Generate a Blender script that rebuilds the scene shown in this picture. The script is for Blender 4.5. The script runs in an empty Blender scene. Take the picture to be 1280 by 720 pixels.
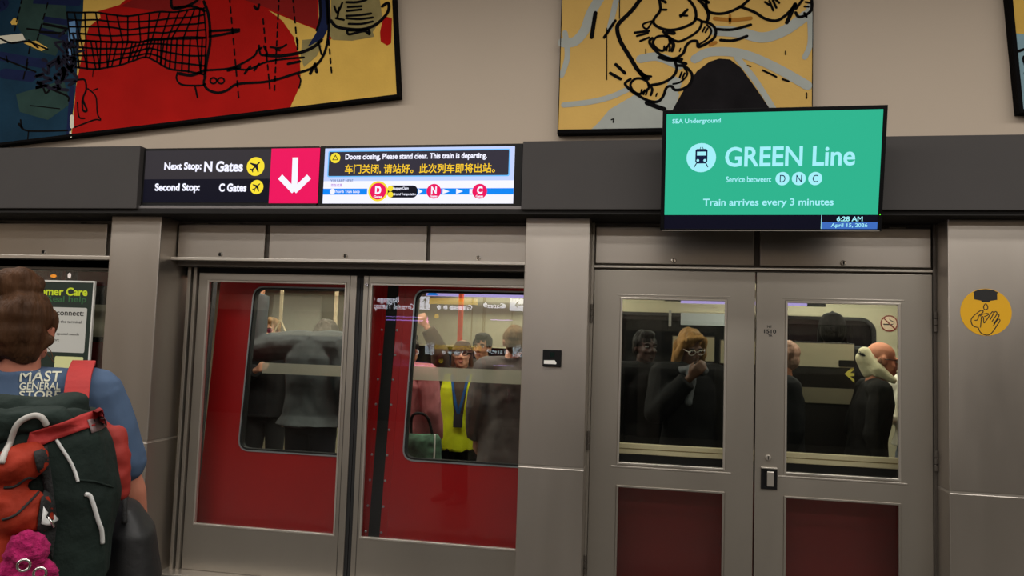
import bpy, bmesh, math, random
import mathutils
from mathutils import Vector, Matrix, noise
from mathutils.geometry import tessellate_polygon
random.seed(7)
SC = bpy.context.scene
COL = SC.collection
PI = math.pi

# ------------------------------------------------------------------ camera
FOC, CAM_D, CAM_H = 960.0, 4.5, 1.6
YAW, PITCH, ROLL = (math.radians(a) for a in (10.28, 4.02, 1.9))
_rz = Matrix.Rotation(YAW, 3, 'Z')
_r = _rz @ Vector((1, 0, 0))
_f = _rz @ Vector((0, math.cos(PITCH), math.sin(PITCH)))
_u = _r.cross(_f)
C_R = _r * math.cos(ROLL) + _u * math.sin(ROLL)
C_U = -_r * math.sin(ROLL) + _u * math.cos(ROLL)
C_F = _f
C_O = Vector((0, -CAM_D, CAM_H))
cd = bpy.data.cameras.new('camera')
cam = bpy.data.objects.new('camera', cd)
COL.objects.link(cam)
cd.sensor_width = 36.0
cd.lens = 36.0 * FOC / 1280.0
cd.clip_start = 0.05
cd.clip_end = 100
cam.matrix_world = Matrix(((C_R.x, C_U.x, -C_F.x, C_O.x), (C_R.y, C_U.y, -C_F.y, C_O.y),
                           (C_R.z, C_U.z, -C_F.z, C_O.z), (0, 0, 0, 1)))
SC.camera = cam

# ------------------------------------------------------------------ world, exposure, lamps
SC.view_settings.view_transform = 'Standard'
SC.view_settings.look = 'None'
SC.view_settings.exposure = 0.0
SC.view_settings.gamma = 1.0
SC.view_settings.use_curve_mapping = False
w = bpy.data.worlds.new('world')
SC.world = w
w.use_nodes = True
w.node_tree.nodes['Background'].inputs[0].default_value = (0.9, 0.85, 0.8, 1)
w.node_tree.nodes['Background'].inputs[1].default_value = 0.02


def area(name, loc, size, power, color=(1, 0.96, 0.905), rot=(0, 0, 0)):
    l = bpy.data.lights.new(name, 'AREA')
    l.shape = 'RECTANGLE'
    l.size, l.size_y = size
    l.energy = power
    l.color = color
    o = bpy.data.objects.new(name, l)
    COL.objects.link(o)
    o.location = loc
    o.rotation_euler = rot
    return o


# platform ceiling lamps, three long rows
area('ceiling_lamp_near', (-0.5, -2.3, 4.22), (15, 0.5), 305)
area('ceiling_lamp_middle', (-0.5, -4.6, 4.22), (15, 0.5), 165)
area('ceiling_lamp_far', (-0.5, -7.4, 4.22), (15, 0.5), 290)
# lamps in the ceiling of the train
area('train_lamp_near', (-2.0, 0.80, 2.46), (3.4, 0.16), 58, (1, 0.93, 0.8))
area('train_lamp_far', (-2.0, 2.45, 2.46), (3.4, 0.22), 70, (1, 0.93, 0.8))
area('train_lamp_right', (1.5, 2.3, 2.46), (1.6, 0.22), 42, (1, 0.93, 0.8))


area('train_lamp_right_near', (1.3, 0.80, 2.46), (1.2, 0.16), 16, (1, 0.93, 0.8))


# ------------------------------------------------------------------ materials
def lin(c):
    return tuple(((x / 255.0) / 12.92 if x / 255.0 <= 0.04045 else ((x / 255.0 + 0.055) / 1.055) ** 2.4) for x in c)


def mat(name, rgb, rough=0.5, metal=0.0, var=0.0, vscale=6.0, bump=0.0, bscale=40.0, stretch=(1, 1, 1), spec=0.5, rvar=0.0, coat=0.0, sheen=0.0):
    m = bpy.data.materials.new(name)
    m.use_nodes = True
    nt = m.node_tree
    b = nt.nodes['Principled BSDF']
    c = lin(rgb)
    b.inputs['Base Color'].default_value = (*c, 1)
    b.inputs['Roughness'].default_value = rough
    b.inputs['Metallic'].default_value = metal
    b.inputs['Specular IOR Level'].default_value = spec
    b.inputs['Coat Weight'].default_value = coat
    b.inputs['Sheen Weight'].default_value = sheen
    tc = nt.nodes.new('ShaderNodeTexCoord')
    mp = nt.nodes.new('ShaderNodeMapping')
    mp.inputs['Scale'].default_value = stretch
    nt.links.new(tc.outputs['Object'], mp.inputs['Vector'])
    n1 = nt.nodes.new('ShaderNodeTexNoise')
    n1.inputs['Scale'].default_value = vscale
    n1.inputs['Detail'].default_value = 5
    nt.links.new(mp.outputs[0], n1.inputs['Vector'])
    if var > 0:
        r = nt.nodes.new('ShaderNodeMapRange')
        r.inputs['From Min'].default_value = 0.25
        r.inputs['From Max'].default_value = 0.75
        r.inputs['To Min'].default_value = 1 - var
        r.inputs['To Max'].default_value = 1 + var
        nt.links.new(n1.outputs['Fac'], r.inputs['Value'])
        mx = nt.nodes.new('ShaderNodeMix')
        mx.data_type = 'RGBA'
        mx.blend_type = 'MULTIPLY'
        mx.inputs['Factor'].default_value = 1
        mx.inputs['A'].default_value = (*c, 1)
        nt.links.new(r.outputs[0], mx.inputs['B'])
        nt.links.new(mx.outputs['Result'], b.inputs['Base Color'])
    if rvar > 0:
        r2 = nt.nodes.new('ShaderNodeMapRange')
        r2.inputs['To Min'].default_value = max(0.02, rough - rvar)
        r2.inputs['To Max'].default_value = rough + rvar
        nt.links.new(n1.outputs['Fac'], r2.inputs['Value'])
        nt.links.new(r2.outputs[0], b.inputs['Roughness'])
    if bump > 0:
        n2 = nt.nodes.new('ShaderNodeTexNoise')
        n2.inputs['Scale'].default_value = bscale
        n2.inputs['Detail'].default_value = 6
        nt.links.new(mp.outputs[0], n2.inputs['Vector'])
        bp = nt.nodes.new('ShaderNodeBump')
        bp.inputs['Strength'].default_value = bump
        bp.inputs['Distance'].default_value = 0.01
        nt.links.new(n2.outputs['Fac'], bp.inputs['Height'])
        nt.links.new(bp.outputs['Normal'], b.inputs['Normal'])
    return m


def emit(name, rgb, strength=1.0, gloss=True):
    """a lit screen or lamp: emission under a glossy cover"""
    m = bpy.data.materials.new(name)
    m.use_nodes = True
    b = m.node_tree.nodes['Principled BSDF']
    b.inputs['Base Color'].default_value = (0.004, 0.004, 0.005, 1)
    b.inputs['Roughness'].default_value = 0.3 if gloss else 0.6
    b.inputs['Specular IOR Level'].default_value = 0.06
    b.inputs['Emission Color'].default_value = (*lin(rgb), 1)
    b.inputs['Emission Strength'].default_value = strength
    return m


def glass(name, tint, base, fres, rough=0.0):
    """thin pane: what lies behind shows through, the platform is mirrored on top"""
    m = bpy.data.materials.new(name)
    m.use_nodes = True
    nt = m.node_tree
    nt.nodes.remove(nt.nodes['Principled BSDF'])
    out = nt.nodes['Material Output']
    t = nt.nodes.new('ShaderNodeBsdfTransparent')
    t.inputs[0].default_value = (*tint, 1)
    g = nt.nodes.new('ShaderNodeBsdfGlossy')
    g.inputs['Roughness'].default_value = rough
    g.inputs['Color'].default_value = (1, 1, 1, 1)
    fr = nt.nodes.new('ShaderNodeFresnel')
    fr.inputs['IOR'].default_value = 1.45
    ma = nt.nodes.new('ShaderNodeMath')
    ma.operation = 'MULTIPLY_ADD'
    ma.use_clamp = True
    ma.inputs[1].default_value = fres
    ma.inputs[2].default_value = base
    nt.links.new(fr.outputs[0], ma.inputs[0])
    mx = nt.nodes.new('ShaderNodeMixShader')
    nt.links.new(ma.outputs[0], mx.inputs[0])
    nt.links.new(t.outputs[0], mx.inputs[1])
    nt.links.new(g.outputs[0], mx.inputs[2])
    nt.links.new(mx.outputs[0], out.inputs['Surface'])
    return m


STEEL = mat('brushed_steel', (186, 178, 169), 0.37, 0.96, var=0.05, vscale=3, bump=0.05, bscale=9, stretch=(1, 1, 0.25), rvar=0.1)
STEEL_DOOR = mat('satin_steel_door', (162, 155, 145), 0.42, 0.88, var=0.04, vscale=2, bump=0.03, bscale=6, stretch=(1, 1, 0.3), rvar=0.08)
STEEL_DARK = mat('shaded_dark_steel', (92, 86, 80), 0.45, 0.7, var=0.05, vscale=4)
STEEL_BRIGHT = mat('polished_steel_trim', (205, 198, 188), 0.3, 0.8)
WALLP = mat('warm_grey_wall_paint', (178, 163, 146), 0.75, var=0.02, vscale=1.5, bump=0.03, bscale=120)
FASCIA = mat('charcoal_fascia_paint', (66, 63, 62), 0.7, spec=0.25, var=0.03, vscale=5)
BLACK = mat('black_plastic', (12, 11, 12), 0.5, spec=0.2)
RUBBER = mat('black_rubber', (12, 12, 13), 0.7)
SHADOWGAP = mat('dark_gap', (14, 13, 12), 0.9)
TERRAZZO = mat('grey_terrazzo', (70, 66, 59), 0.4, var=0.15, vscale=60)
CEILP = mat('ceiling_paint', (170, 165, 158), 0.8)
CHROME = mat('chrome', (210, 208, 205), 0.15, 1.0)
WHITE = mat('white_paint', (222, 220, 214), 0.5)
DOOR_GLASS = glass('door_glass', (0.93, 0.95, 0.94), 0.0, 0.8)


# ------------------------------------------------------------------ planes and mesh building
class Frame:
    """a flat face in the place: origin, two axes along it and the outward normal"""

    def __init__(self, o, u, v):
        self.o, self.u, self.v = Vector(o), Vector(u).normalized(), Vector(v).normalized()
        self.n = self.u.cross(self.v).normalized()

    def p(self, u, v, n=0.0):
        return self.o + self.u * u + self.v * v + self.n * n

    def px(self, x, y):
        """measures a point of this face from its pixel in the 1280x720 photograph"""
        d = C_F + C_R * ((x - 640) / FOC) - C_U * ((y - 360) / FOC)
        t = (self.o - C_O).dot(self.n) / d.dot(self.n)
        q = C_O + d * t - self.o
        return (q.dot(self.u), q.dot(self.v))

    def pts(self, L):
        return [self.px(*a) for a in L]


def wallframe(y):
    return Frame((0, y, 0), (1, 0, 0), (0, 0, 1))


def smooth_path(pts, closed=False, k=6):
    n = len(pts)
    if n < 3:
        return [tuple(p) for p in pts]
    out = []
    rng = range(n) if closed else range(n - 1)
    for i in rng:
        p0 = pts[(i - 1) % n] if closed or i > 0 else pts[i]
        p1, p2 = pts[i], pts[(i + 1) % n]
        p3 = pts[(i + 2) % n] if closed or i + 2 < n else p2
        for j in range(k):
            t = j / k
            out.append(tuple(0.5 * ((2 * b) + (-a + c) * t + (2 * a - 5 * b + 4 * c - d) * t * t + (-a + 3 * b - 3 * c + d) * t ** 3)
                             for a, b, c, d in zip(p0, p1, p2, p3)))
    if not closed:
        out.append(tuple(pts[-1]))
    return out


def rrect(u0, v0, u1, v1, r, seg=6):
    out = []
    for cx, cy, a0 in ((u1 - r, v1 - r, 0), (u0 + r, v1 - r, 90), (u0 + r, v0 + r, 180), (u1 - r, v0 + r, 270)):
        for i in range(seg + 1):
            a = math.radians(a0 + 90 * i / seg)
            out.append((cx + r * math.cos(a), cy + r * math.sin(a)))
    return out


def circ(c, r, seg=32, ry=None):
    ry = ry or r
    return [(c[0] + r * math.cos(2 * PI * i / seg), c[1] + ry * math.sin(2 * PI * i / seg)) for i in range(seg)]


_text_cache = {}


def text_tris(s, bold):
    key = (s, bold)
    if key not in _text_cache:
        c = bpy.data.curves.new('tmp', 'FONT')
        c.body = s
        c.resolution_u = 4
        o = bpy.data.objects.new('tmp', c)
        COL.objects.link(o)
        dg = bpy.context.evaluated_depsgraph_get()
        me = bpy.data.meshes.new_from_object(o.evaluated_get(dg))
        bm = bmesh.new()
        bm.from_mesh(me)
        bmesh.ops.remove_doubles(bm, verts=bm.verts, dist=0.006)
        mv = {}
        for v in bm.verts:                      # thicken the letters: push every outline corner outward
            acc = []
            for e in v.link_edges:
                if len(e.link_faces) == 1:
                    a, b = e.verts
                    t = (b.co - a.co).normalized()
                    nn = Vector((t.y, -t.x, 0))
                    if (e.link_faces[0].calc_center_median() - a.co).dot(nn) > 0:
                        nn = -nn
                    acc.append(nn)
            if len(acc) >= 2:
                s_ = acc[0] + acc[1]
                mv[v] = s_ / max(0.5, 1 + acc[0].dot(acc[1])) if s_.length > 1e-4 else Vector((0, 0, 0))
        for v, d in mv.items():
            v.co += d * bold
        bm.to_mesh(me)
        bm.free()
        _text_cache[key] = ([tuple(v.co)[:2] for v in me.vertices], [tuple(p.vertices) for p in me.polygons])
        bpy.data.objects.remove(o)
        bpy.data.curves.remove(c)
        bpy.data.meshes.remove(me)
    return _text_cache[key]


class MB:
    def __init__(self, frame=None):
        self.v, self.f, self.fr = [], [], frame

    def add(self, vs, fs):
        b = len(self.v)
        self.v += [tuple(x) for x in vs]
        self.f += [tuple(b + i for i in q) for q in fs]
        return self

    def box(self, x0, x1, y0, y1, z0, z1):
        P = [(x, y, z) for z in (z0, z1) for y in (y0, y1) for x in (x0, x1)]
        return self.add(P, [(0, 2, 3, 1), (4, 5, 7, 6), (0, 1, 5, 4), (2, 6, 7, 3), (0, 4, 6, 2), (1, 3, 7, 5)])

    def prism(self, outer, n0, n1, holes=(), fr=None):
        """a plate cut from this face: outline and holes in (u, v), from n0 to n1 along the normal (n1 nearer the viewer)"""
        fr = fr or self.fr
        loops = [list(outer)] + [list(h) for h in holes]
        tris = tessellate_polygon([[Vector((a, b, 0)) for a, b in L] for L in loops])
        flat = [q for L in loops for q in L]
        N = len(flat)
        vs = [fr.p(a, b, n1) for a, b in flat] + [fr.p(a, b, n0) for a, b in flat]
        fs = []
        for t in tris:
            a, b, c = (flat[i] for i in t)
            s = (b[0] - a[0]) * (c[1] - a[1]) - (b[1] - a[1]) * (c[0] - a[0])
            t = t if s > 0 else t[::-1]
            fs.append(tuple(t))
            fs.append(tuple(N + i for i in t[::-1]))
        k = 0
        for li, L in enumerate(loops):
            ar = sum(L[i][0] * L[(i + 1) % len(L)][1] - L[(i + 1) % len(L)][0] * L[i][1] for i in range(len(L)))
            ccw = (ar > 0) == (li == 0)
            for i in range(len(L)):
                a, b = k + i, k + (i + 1) % len(L)
                fs.append((a, N + a, N + b, b) if ccw else (a, b, N + b, N + a))
            k += len(L)
        return self.add(vs, fs)

    def rect(self, u0, v0, u1, v1, n0, n1, fr=None):
        return self.prism([(u0, v0), (u1, v0), (u1, v1), (u0, v1)], n0, n1, (), fr)

    def frame_rect(self, u0, v0, u1, v1, wd, n0, n1, fr=None):
        o = [(u0, v0), (u1, v0), (u1, v1), (u0, v1)]
        h = [(u0 + wd, v0 + wd), (u1 - wd, v0 + wd), (u1 - wd, v1 - wd), (u0 + wd, v1 - wd)]
        return self.prism(o, n0, n1, [h], fr)

    def ring(self, c, r0, r1, n0, n1, seg=40):
        return self.prism(circ(c, r1, seg), n0, n1, [circ(c, r0, seg)])

    def stroke(self, pts, wd, n=0.002, smooth=True, closed=False, taper=False, k=6):
        """a painted line lying on the face"""
        P = smooth_path(pts, closed, k) if smooth else [tuple(p) for p in pts]
        m = len(P)
        fr = self.fr
        L, Rr = [], []
        for i in range(m):
            a = P[(i - 1) % m] if closed or i > 0 else P[i]
            b = P[(i + 1) % m] if closed or i < m - 1 else P[i]
            d = Vector((b[0] - a[0], b[1] - a[1]))
            d = d.normalized() if d.length > 1e-9 else Vector((1, 0))
            h = wd / 2
            if taper and not closed:
                h *= 0.25 + 0.75 * math.sin(PI * min(1, max(0, (i + 0.3) / (m - 0.4))))
            L.append(fr.p(P[i][0] - d.y * h, P[i][1] + d.x * h, n))
            Rr.append(fr.p(P[i][0] + d.y * h, P[i][1] - d.x * h, n))
        fs = [(i, m + i, m + (i + 1) % m, (i + 1) % m) for i in range(m if closed else m - 1)]
        self.add(L + Rr, fs)
        if not closed and not taper:
            for e in (P[0], P[-1]):
                c = circ(e, wd / 2, 8)
                self.add([fr.p(a, b, n - 0.0003) for a, b in c], [tuple(range(8))])
        return self

    def dashes(self, a, b, cnt, wd, n=0.002, duty=0.55):
        for i in range(cnt):
            t0, t1 = i / cnt, (i + duty) / cnt
            self.stroke([(a[0] + (b[0] - a[0]) * t, a[1] + (b[1] - a[1]) * t) for t in (t0, t1)], wd, n)
        return self

    def text(self, s, u0, u1, vc, h, n, bold=0.012, cap=None):
        """lettering whose ink box spans u0..u1 and is h tall around vc; either span may be None to keep the letters' own proportions"""
        V, F = text_tris(s, bold)
        xs = [a for a, b in V]
        ys = [b for a, b in V]
        sx = (u1 - u0) / (max(xs) - min(xs)) if u1 is not None else None
        sy = h / (max(ys) - min(ys)) if h is not None else sx
        sx = sx or sy
        my = (max(ys) + min(ys)) / 2
        vs = [self.fr.p(u0 + (a - min(xs)) * sx, vc + (b - my) * sy, n) for a, b in V]
        return self.add(vs, F)

    def textpx(self, s, x0, y0, x1, y1, n, bold=0.012):
        """the same, with the ink box measured in the photograph (left, top, right, bottom at the middle of the line)"""
        ym = (y0 + y1) / 2
        sl = TEXT_SLOPE
        a = self.fr.px(x0, ym - sl * (x1 - x0) / 2)
        b = self.fr.px(x1, ym + sl * (x1 - x0) / 2)
        t = self.fr.px((x0 + x1) / 2, y0)
        c = self.fr.px((x0 + x1) / 2, y1)
        return self.text(s, a[0], b[0], (t[1] + c[1]) / 2, t[1] - c[1], n, bold)

    def cyl(self, p0, p1, r0, r1=None, seg=20, caps=True):
        r1 = r0 if r1 is None else r1
        p0, p1 = Vector(p0), Vector(p1)
        d = (p1 - p0).normalized()
        a = d.orthogonal().normalized()
        b = d.cross(a)
        vs = [p + (a * math.cos(2 * PI * i / seg) + b * math.sin(2 * PI * i / seg)) * r for p, r in ((p0, r0), (p1, r1)) for i in range(seg)]
        fs = [(i, (i + 1) % seg, seg + (i + 1) % seg, seg + i) for i in range(seg)]
        if caps:
            fs += [tuple(range(seg - 1, -1, -1)), tuple(range(seg, 2 * seg))]
        return self.add(vs, fs)

    def tube(self, pts, r, seg=10, k=6, smooth=True, closed=False, flat=1.0):
        P = [Vector(q) for q in (smooth_path([tuple(p) for p in pts], closed, k) if smooth else pts)]
        m = len(P)
        ref = None
        vs = []
        for i in range(m):
            a = P[(i - 1) % m] if closed or i > 0 else P[i]
            b = P[(i + 1) % m] if closed or i < m - 1 else P[i]
            d = (b - a).normalized()
            if ref is None:
                ref = d.orthogonal().normalized()
            ref = (ref - d * ref.dot(d)).normalized()
            s = d.cross(ref)
            rr = r(i / (m - 1)) if callable(r) else r
            vs += [P[i] + (ref * math.cos(2 * PI * j / seg) + s * math.sin(2 * PI * j / seg) * flat) * rr for j in range(seg)]
        fs = []
        for i in range(m if closed else m - 1):
            for j in range(seg):
                a, b = i * seg, ((i + 1) % m) * seg
                fs.append((a + j, a + (j + 1) % seg, b + (j + 1) % seg, b + j))
        if not closed:
            fs += [tuple(range(seg - 1, -1, -1)), tuple((m - 1) * seg + j for j in range(seg))]
        return self.add(vs, fs)

    def ball(self, c, r, seg=14, rot=None):
        r = (r, r, r) if not hasattr(r, '__len__') else r
        c = Vector(c)
        rings = seg // 2
        vs, fs = [], []
        for i in range(rings + 1):
            th = PI * i / rings
            for j in range(seg):
                ph = 2 * PI * j / seg
                q = Vector((r[0] * math.sin(th) * math.cos(ph), r[1] * math.sin(th) * math.sin(ph), r[2] * math.cos(th)))
                vs.append(c + (rot @ q if rot else q))
        for i in range(rings):
            for j in range(seg):
                fs.append((i * seg + j, (i + 1) * seg + j, (i + 1) * seg + (j + 1) % seg, i * seg + (j + 1) % seg))
        return self.add(vs, fs)

    def loft(self, rings, seg=28):
        """closed solid through elliptic rings (z, rx, ry, cx, cy), flat at both ends; power gives squarer sections"""
        vs, fs = [], []
        for q in rings:
            z, rx, ry, cx, cy = q[:5]
            e = q[5] if len(q) > 5 else 1.0
            for j in range(seg):
                a = 2 * PI * j / seg
                ca, sa = math.cos(a), math.sin(a)
                vs.append(Vector((cx + rx * math.copysign(abs(ca) ** e, ca), cy + ry * math.copysign(abs(sa) ** e, sa), z)))
        for i in range(len(rings) - 1):
            for j in range(seg):
                a, b = i * seg, (i + 1) * seg
                fs.append((a + j, a + (j + 1) % seg, b + (j + 1) % seg, b + j))
        n = len(rings) - 1
        fs += [tuple(range(seg - 1, -1, -1)), tuple(n * seg + j for j in range(seg))]
        return self.add(vs, fs)

    def xform(self, M):
        self.v = [tuple(M @ Vector(q)) for q in self.v]
        return self

    def warp(self, fn):
        self.v = [tuple(fn(Vector(q))) for q in self.v]
        return self

    def build(self, name, m, parent=None, bevel=0.0, smooth=False, fix=False):
        me = bpy.data.meshes.new(name)
        o = bpy.data.objects.new(name, me)
        COL.objects.link(o)
        inv = None
        if parent is not None:
            o.parent = parent
            pm = WORLD[parent.name]
            inv = pm.inverted()
            WORLD[o.name] = pm
        else:
            WORLD[o.name] = Matrix.Identity(4)
        vs = [tuple(BUILD_M @ Vector(q)) for q in self.v] if TURNED else self.v
        vs = [tuple(inv @ Vector(q)) for q in vs] if inv is not None else vs
        me.from_pydata(vs, [], self.f)
        me.materials.append(m)
        if fix:
            bm = bmesh.new()
            bm.from_mesh(me)
            bmesh.ops.recalc_face_normals(bm, faces=bm.faces)
            bm.to_mesh(me)
            bm.free()
        if smooth:
            for p in me.polygons:
                p.use_smooth = True
        if bevel > 0:
            b = o.modifiers.new('bevel', 'BEVEL')
            b.width = bevel
            b.segments = 2
            b.limit_method = 'ANGLE'
            b.harden_normals = False
        me.update()
        return o


WORLD = {}          # world matrix of every object built, so parts can be given in world coordinates
TEXT_SLOPE = 0.0
BUILD_M = Matrix.Identity(4)      # turns a group that was laid out square to its own back
TURNED = False


def empty(name, loc, rotz=0.0):
    o = bpy.data.objects.new(name, None)
    COL.objects.link(o)
    o.location = loc
    o.rotation_euler = (0, 0, rotz)
    WORLD[o.name] = Matrix.Translation(Vector(loc)) @ Matrix.Rotation(rotz, 4, 'Z')
    o.empty_display_size = 0.1
    return o


def tag(o, label=None, cat=None, group=None, kind=None):
    if label:
        o['label'] = label
    if cat:
        o['category'] = cat
    if group:
        o['group'] = group
    if kind:
        o['kind'] = kind
    return o


def thing(name, label, cat, loc=(0, 0, 0), rotz=0.0, group=None):
    return tag(empty(name, loc, rotz), label, cat, group)


def blob(mb, voxel=0.008, smooth=4, disp=0.0, dscale=8.0, stretch=(1, 1, 1)):
    """fuses overlapping pieces of an MB into one continuous skin"""
    me = bpy.data.meshes.new('tmp')
    me.from_pydata(mb.v, [], mb.f)
    bm = bmesh.new()
    bm.from_mesh(me)
    bmesh.ops.recalc_face_normals(bm, faces=bm.faces)
    bm.to_mesh(me)
    bm.free()
    o = bpy.data.objects.new('tmp', me)
    COL.objects.link(o)
    r = o.modifiers.new('r', 'REMESH')
    r.mode = 'VOXEL'
    r.voxel_size = voxel
    if smooth:
        s = o.modifiers.new('s', 'SMOOTH')
        s.factor = 0.5
        s.iterations = smooth
    dg = bpy.context.evaluated_depsgraph_get()
    res = bpy.data.meshes.new_from_object(o.evaluated_get(dg))
    out = MB()
    vs = [v.co.copy() for v in res.vertices]
    if disp > 0:
        st = Vector(stretch)
        for v, w_ in zip(res.vertices, range(len(vs))):
            q = vs[w_]
            vs[w_] = q + v.normal * (noise.fractal(Vector((q.x * st.x, q.y * st.y, q.z * st.z)) * dscale, 1.0, 2.0, 3) * disp)
    out.v = [tuple(q) for q in vs]
    out.f = [tuple(p.vertices) for p in res.polygons]
    bpy.data.objects.remove(o)
    bpy.data.meshes.remove(me)
    bpy.data.meshes.remove(res)
    return out


# ================================================================== the station: room shell
def struct(mb, name, m, bevel=0.0, parent=None, label=None):
    o = mb.build(name, m, parent, bevel)
    if parent is None:
        o['kind'] = 'structure'
        if label:
            o['label'] = label
    return o


struct(MB().box(-9, 9, -9.3, 0.40, -0.12, 0), 'floor', TERRAZZO, label='grey platform floor in front of the doors')
struct(MB().box(-9, 9, -9.3, 4, 4.3, 4.4), 'ceiling', CEILP)
struct(MB().box(-9, 9, 0.0, 0.32, 2.36, 4.3), 'wall_back', WALLP, label='warm grey wall above the dark band, hung with paintings')
struct(MB().box(-9.1, -9, -9.3, 4, -1.2, 4.4), 'wall_left', WALLP)
struct(MB().box(9, 9.1, -9.3, 4, -1.2, 4.4), 'wall_right', WALLP)
struct(MB().box(-9, 9, 3.6, 3.8, -1.2, 4.4), 'wall_tunnel', SHADOWGAP)
struct(MB().box(-9, 9, 0.40, 3.8, -1.3, -1.2), 'floor_track', SHADOWGAP)

# dark bulkhead band over the doors
struct(MB().box(-9, -3.243, -0.15, 0.0, 2.37, 2.777), 'trim_1', FASCIA, 0.004, label='charcoal bulkhead band left of the information displays')
struct(MB().box(-0.752, 9, -0.15, 0.0, 2.37, 2.771), 'trim_2', FASCIA, 0.004, label='charcoal bulkhead band behind the green line screen')
struct(MB().box(-9, 9, -0.13, 0.34, 2.345, 2.372), 'trim_3', mat('black_soffit_paint', (34, 32, 31), 0.7, spec=0.15), label='dark soffit under the bulkhead band')

# steel piers between the openings: an upper and a lower sheet with a bright joint
def pier(n, x0, x1, label):
    o = struct(MB().box(x0, x1, 0.0, 0.40, 0.886, 2.348), 'pillar_%d' % n, STEEL, 0.006, label=label)
    struct(MB().box(x0, x1, 0.0, 0.40, 0.0, 0.878), 'lower_sheet', STEEL, 0.006, o)
    struct(MB().box(x0 + 0.002, x1 - 0.002, 0.002, 0.398, 0.877, 0.887), 'joint', STEEL_BRIGHT, 0, o)
    return o


pier(1, -3.53, -3.162, 'brushed steel pier left of the sliding doors')
pier(2, -0.745, -0.36, 'brushed steel pier between sliding and swing doors, with card reader')
pier(3, 1.583, 3.2, 'brushed steel pier on the right with the yellow hand sanitizer sticker')
struct(MB().box(3.2, 9, 0.1, 0.3, 0, 2.35), 'wall_panel_right', STEEL_DOOR)
struct(MB().box(-9, -5.4, 0.1, 0.3, 0, 2.35), 'wall_panel_left', STEEL_DOOR)

# beams and posts that carry the access panels
struct(MB().box(-3.162, -0.745, 0.20, 0.34, 2.04, 2.345), 'trim_4', STEEL_DARK)
struct(MB().box(-3.162, -0.745, 0.306, 0.40, 1.985, 2.05), 'trim_17', SHADOWGAP)
struct(MB().box(-0.36, 1.583, 0.20, 0.34, 2.062, 2.345), 'trim_5', STEEL_DARK)
struct(MB().box(-5.4, -3.53, 0.20, 0.34, 2.0, 2.345), 'trim_6', STEEL_DARK)
struct(MB().box(-3.162, -0.745, 0.12, 0.22, 2.072, 2.092), 'trim_7', STEEL_BRIGHT, 0.003, label='bright steel rail over the sliding doors')
struct(MB().box(-0.36, 1.583, 0.175, 0.22, 2.070, 2.084), 'trim_8', STEEL_BRIGHT, 0.003, label='steel rail over the swing doors')
struct(MB().box(-5.4, -3.53, 0.12, 0.22, 2.066, 2.092), 'trim_9', STEEL_BRIGHT, 0.003)
struct(MB().box(-3.128, -3.104, 0.27, 0.40, 0, 2.06).box(-3.09, -3.066, 0.28, 0.40, 0, 2.06), 'trim_10', STEEL_DOOR, 0.003, label='stepped jamb left of the sliding doors')
struct(MB().box(-0.36, -0.344, 0.17, 0.32, 0, 2.345), 'trim_11', STEEL_DOOR, 0.002)
struct(MB().box(1.566, 1.583, 0.17, 0.32, 0, 2.345), 'trim_12', STEEL_DARK, 0.002)
struct(MB().box(-9, 9, 0.18, 0.42, 0.0, 0.012), 'trim_13', STEEL_BRIGHT, 0.002, label='steel threshold under the doors')

# access panels over the doors
def access_panel(x0, x1, kx, label, hinges):
    fr = wallframe(0.18)
    t = thing('access_panel', label, 'access panel', ((x0 + x1) / 2, 0.18, 2.096), 0, 'steel access panels over the doors')
    MB().box(x0, x1, 0.18, 0.21, 2.096, 2.322).build('panel', STEEL, t, 0.004)
    kz = 2.118
    l = MB().cyl((kx, 0.182, kz), (kx, 0.168, kz), 0.016, 0.014).build('lock', CHROME, t, 0.002)
    MB().box(kx - 0.0035, kx + 0.0035, 0.160, 0.169, kz - 0.010, kz + 0.010).build('key_slot', BLACK, l)
    for hx in hinges:
        MB().cyl((hx - 0.045, 0.176, 2.327), (hx + 0.045, 0.176, 2.327), 0.006, seg=10).build('hinge', STEEL_DARK, t)
    return t


access_panel(-5.2, -3.70, -4.183, 'long steel access panel at far left, over the poster', (-4.6, -3.95))
access_panel(-3.155, -2.522, -2.834, 'short steel access panel over the left edge of the sliding doors', (-2.98, -2.75))
access_panel(-2.490, -1.410, -1.951, 'long steel access panel in the middle over the sliding doors', (-2.30, -1.62))
access_panel(-1.388, -0.752, -1.069, 'steel access panel beside the middle pier, over the right sliding door', (-1.20, -0.92))
access_panel(-0.338, 0.594, 0.130, 'steel access panel over the left swing door, partly under the green screen', (-0.17,))
access_panel(0.628, 1.560, 1.089, 'steel access panel over the right swing door with chrome lock', (1.38,))


# ------------------------------------------------------------------ doors
FB = wallframe(0.3)


def pane_with_trim(door, y, x0, x1, z0, z1, gname='glass_pane', trim=STEEL_BRIGHT):
    fr = wallframe(y)
    MB(fr).rect(x0 - 0.004, z0 - 0.004, x1 + 0.004, z1 + 0.004, -0.026, -0.020).build(gname, DOOR_GLASS, door)
    MB(fr).frame_rect(x0 - 0.012, z0 - 0.012, x1 + 0.012, z1 + 0.012, 0.012, -0.018, 0.006).build('pane_trim', trim, door, 0.002)


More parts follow.
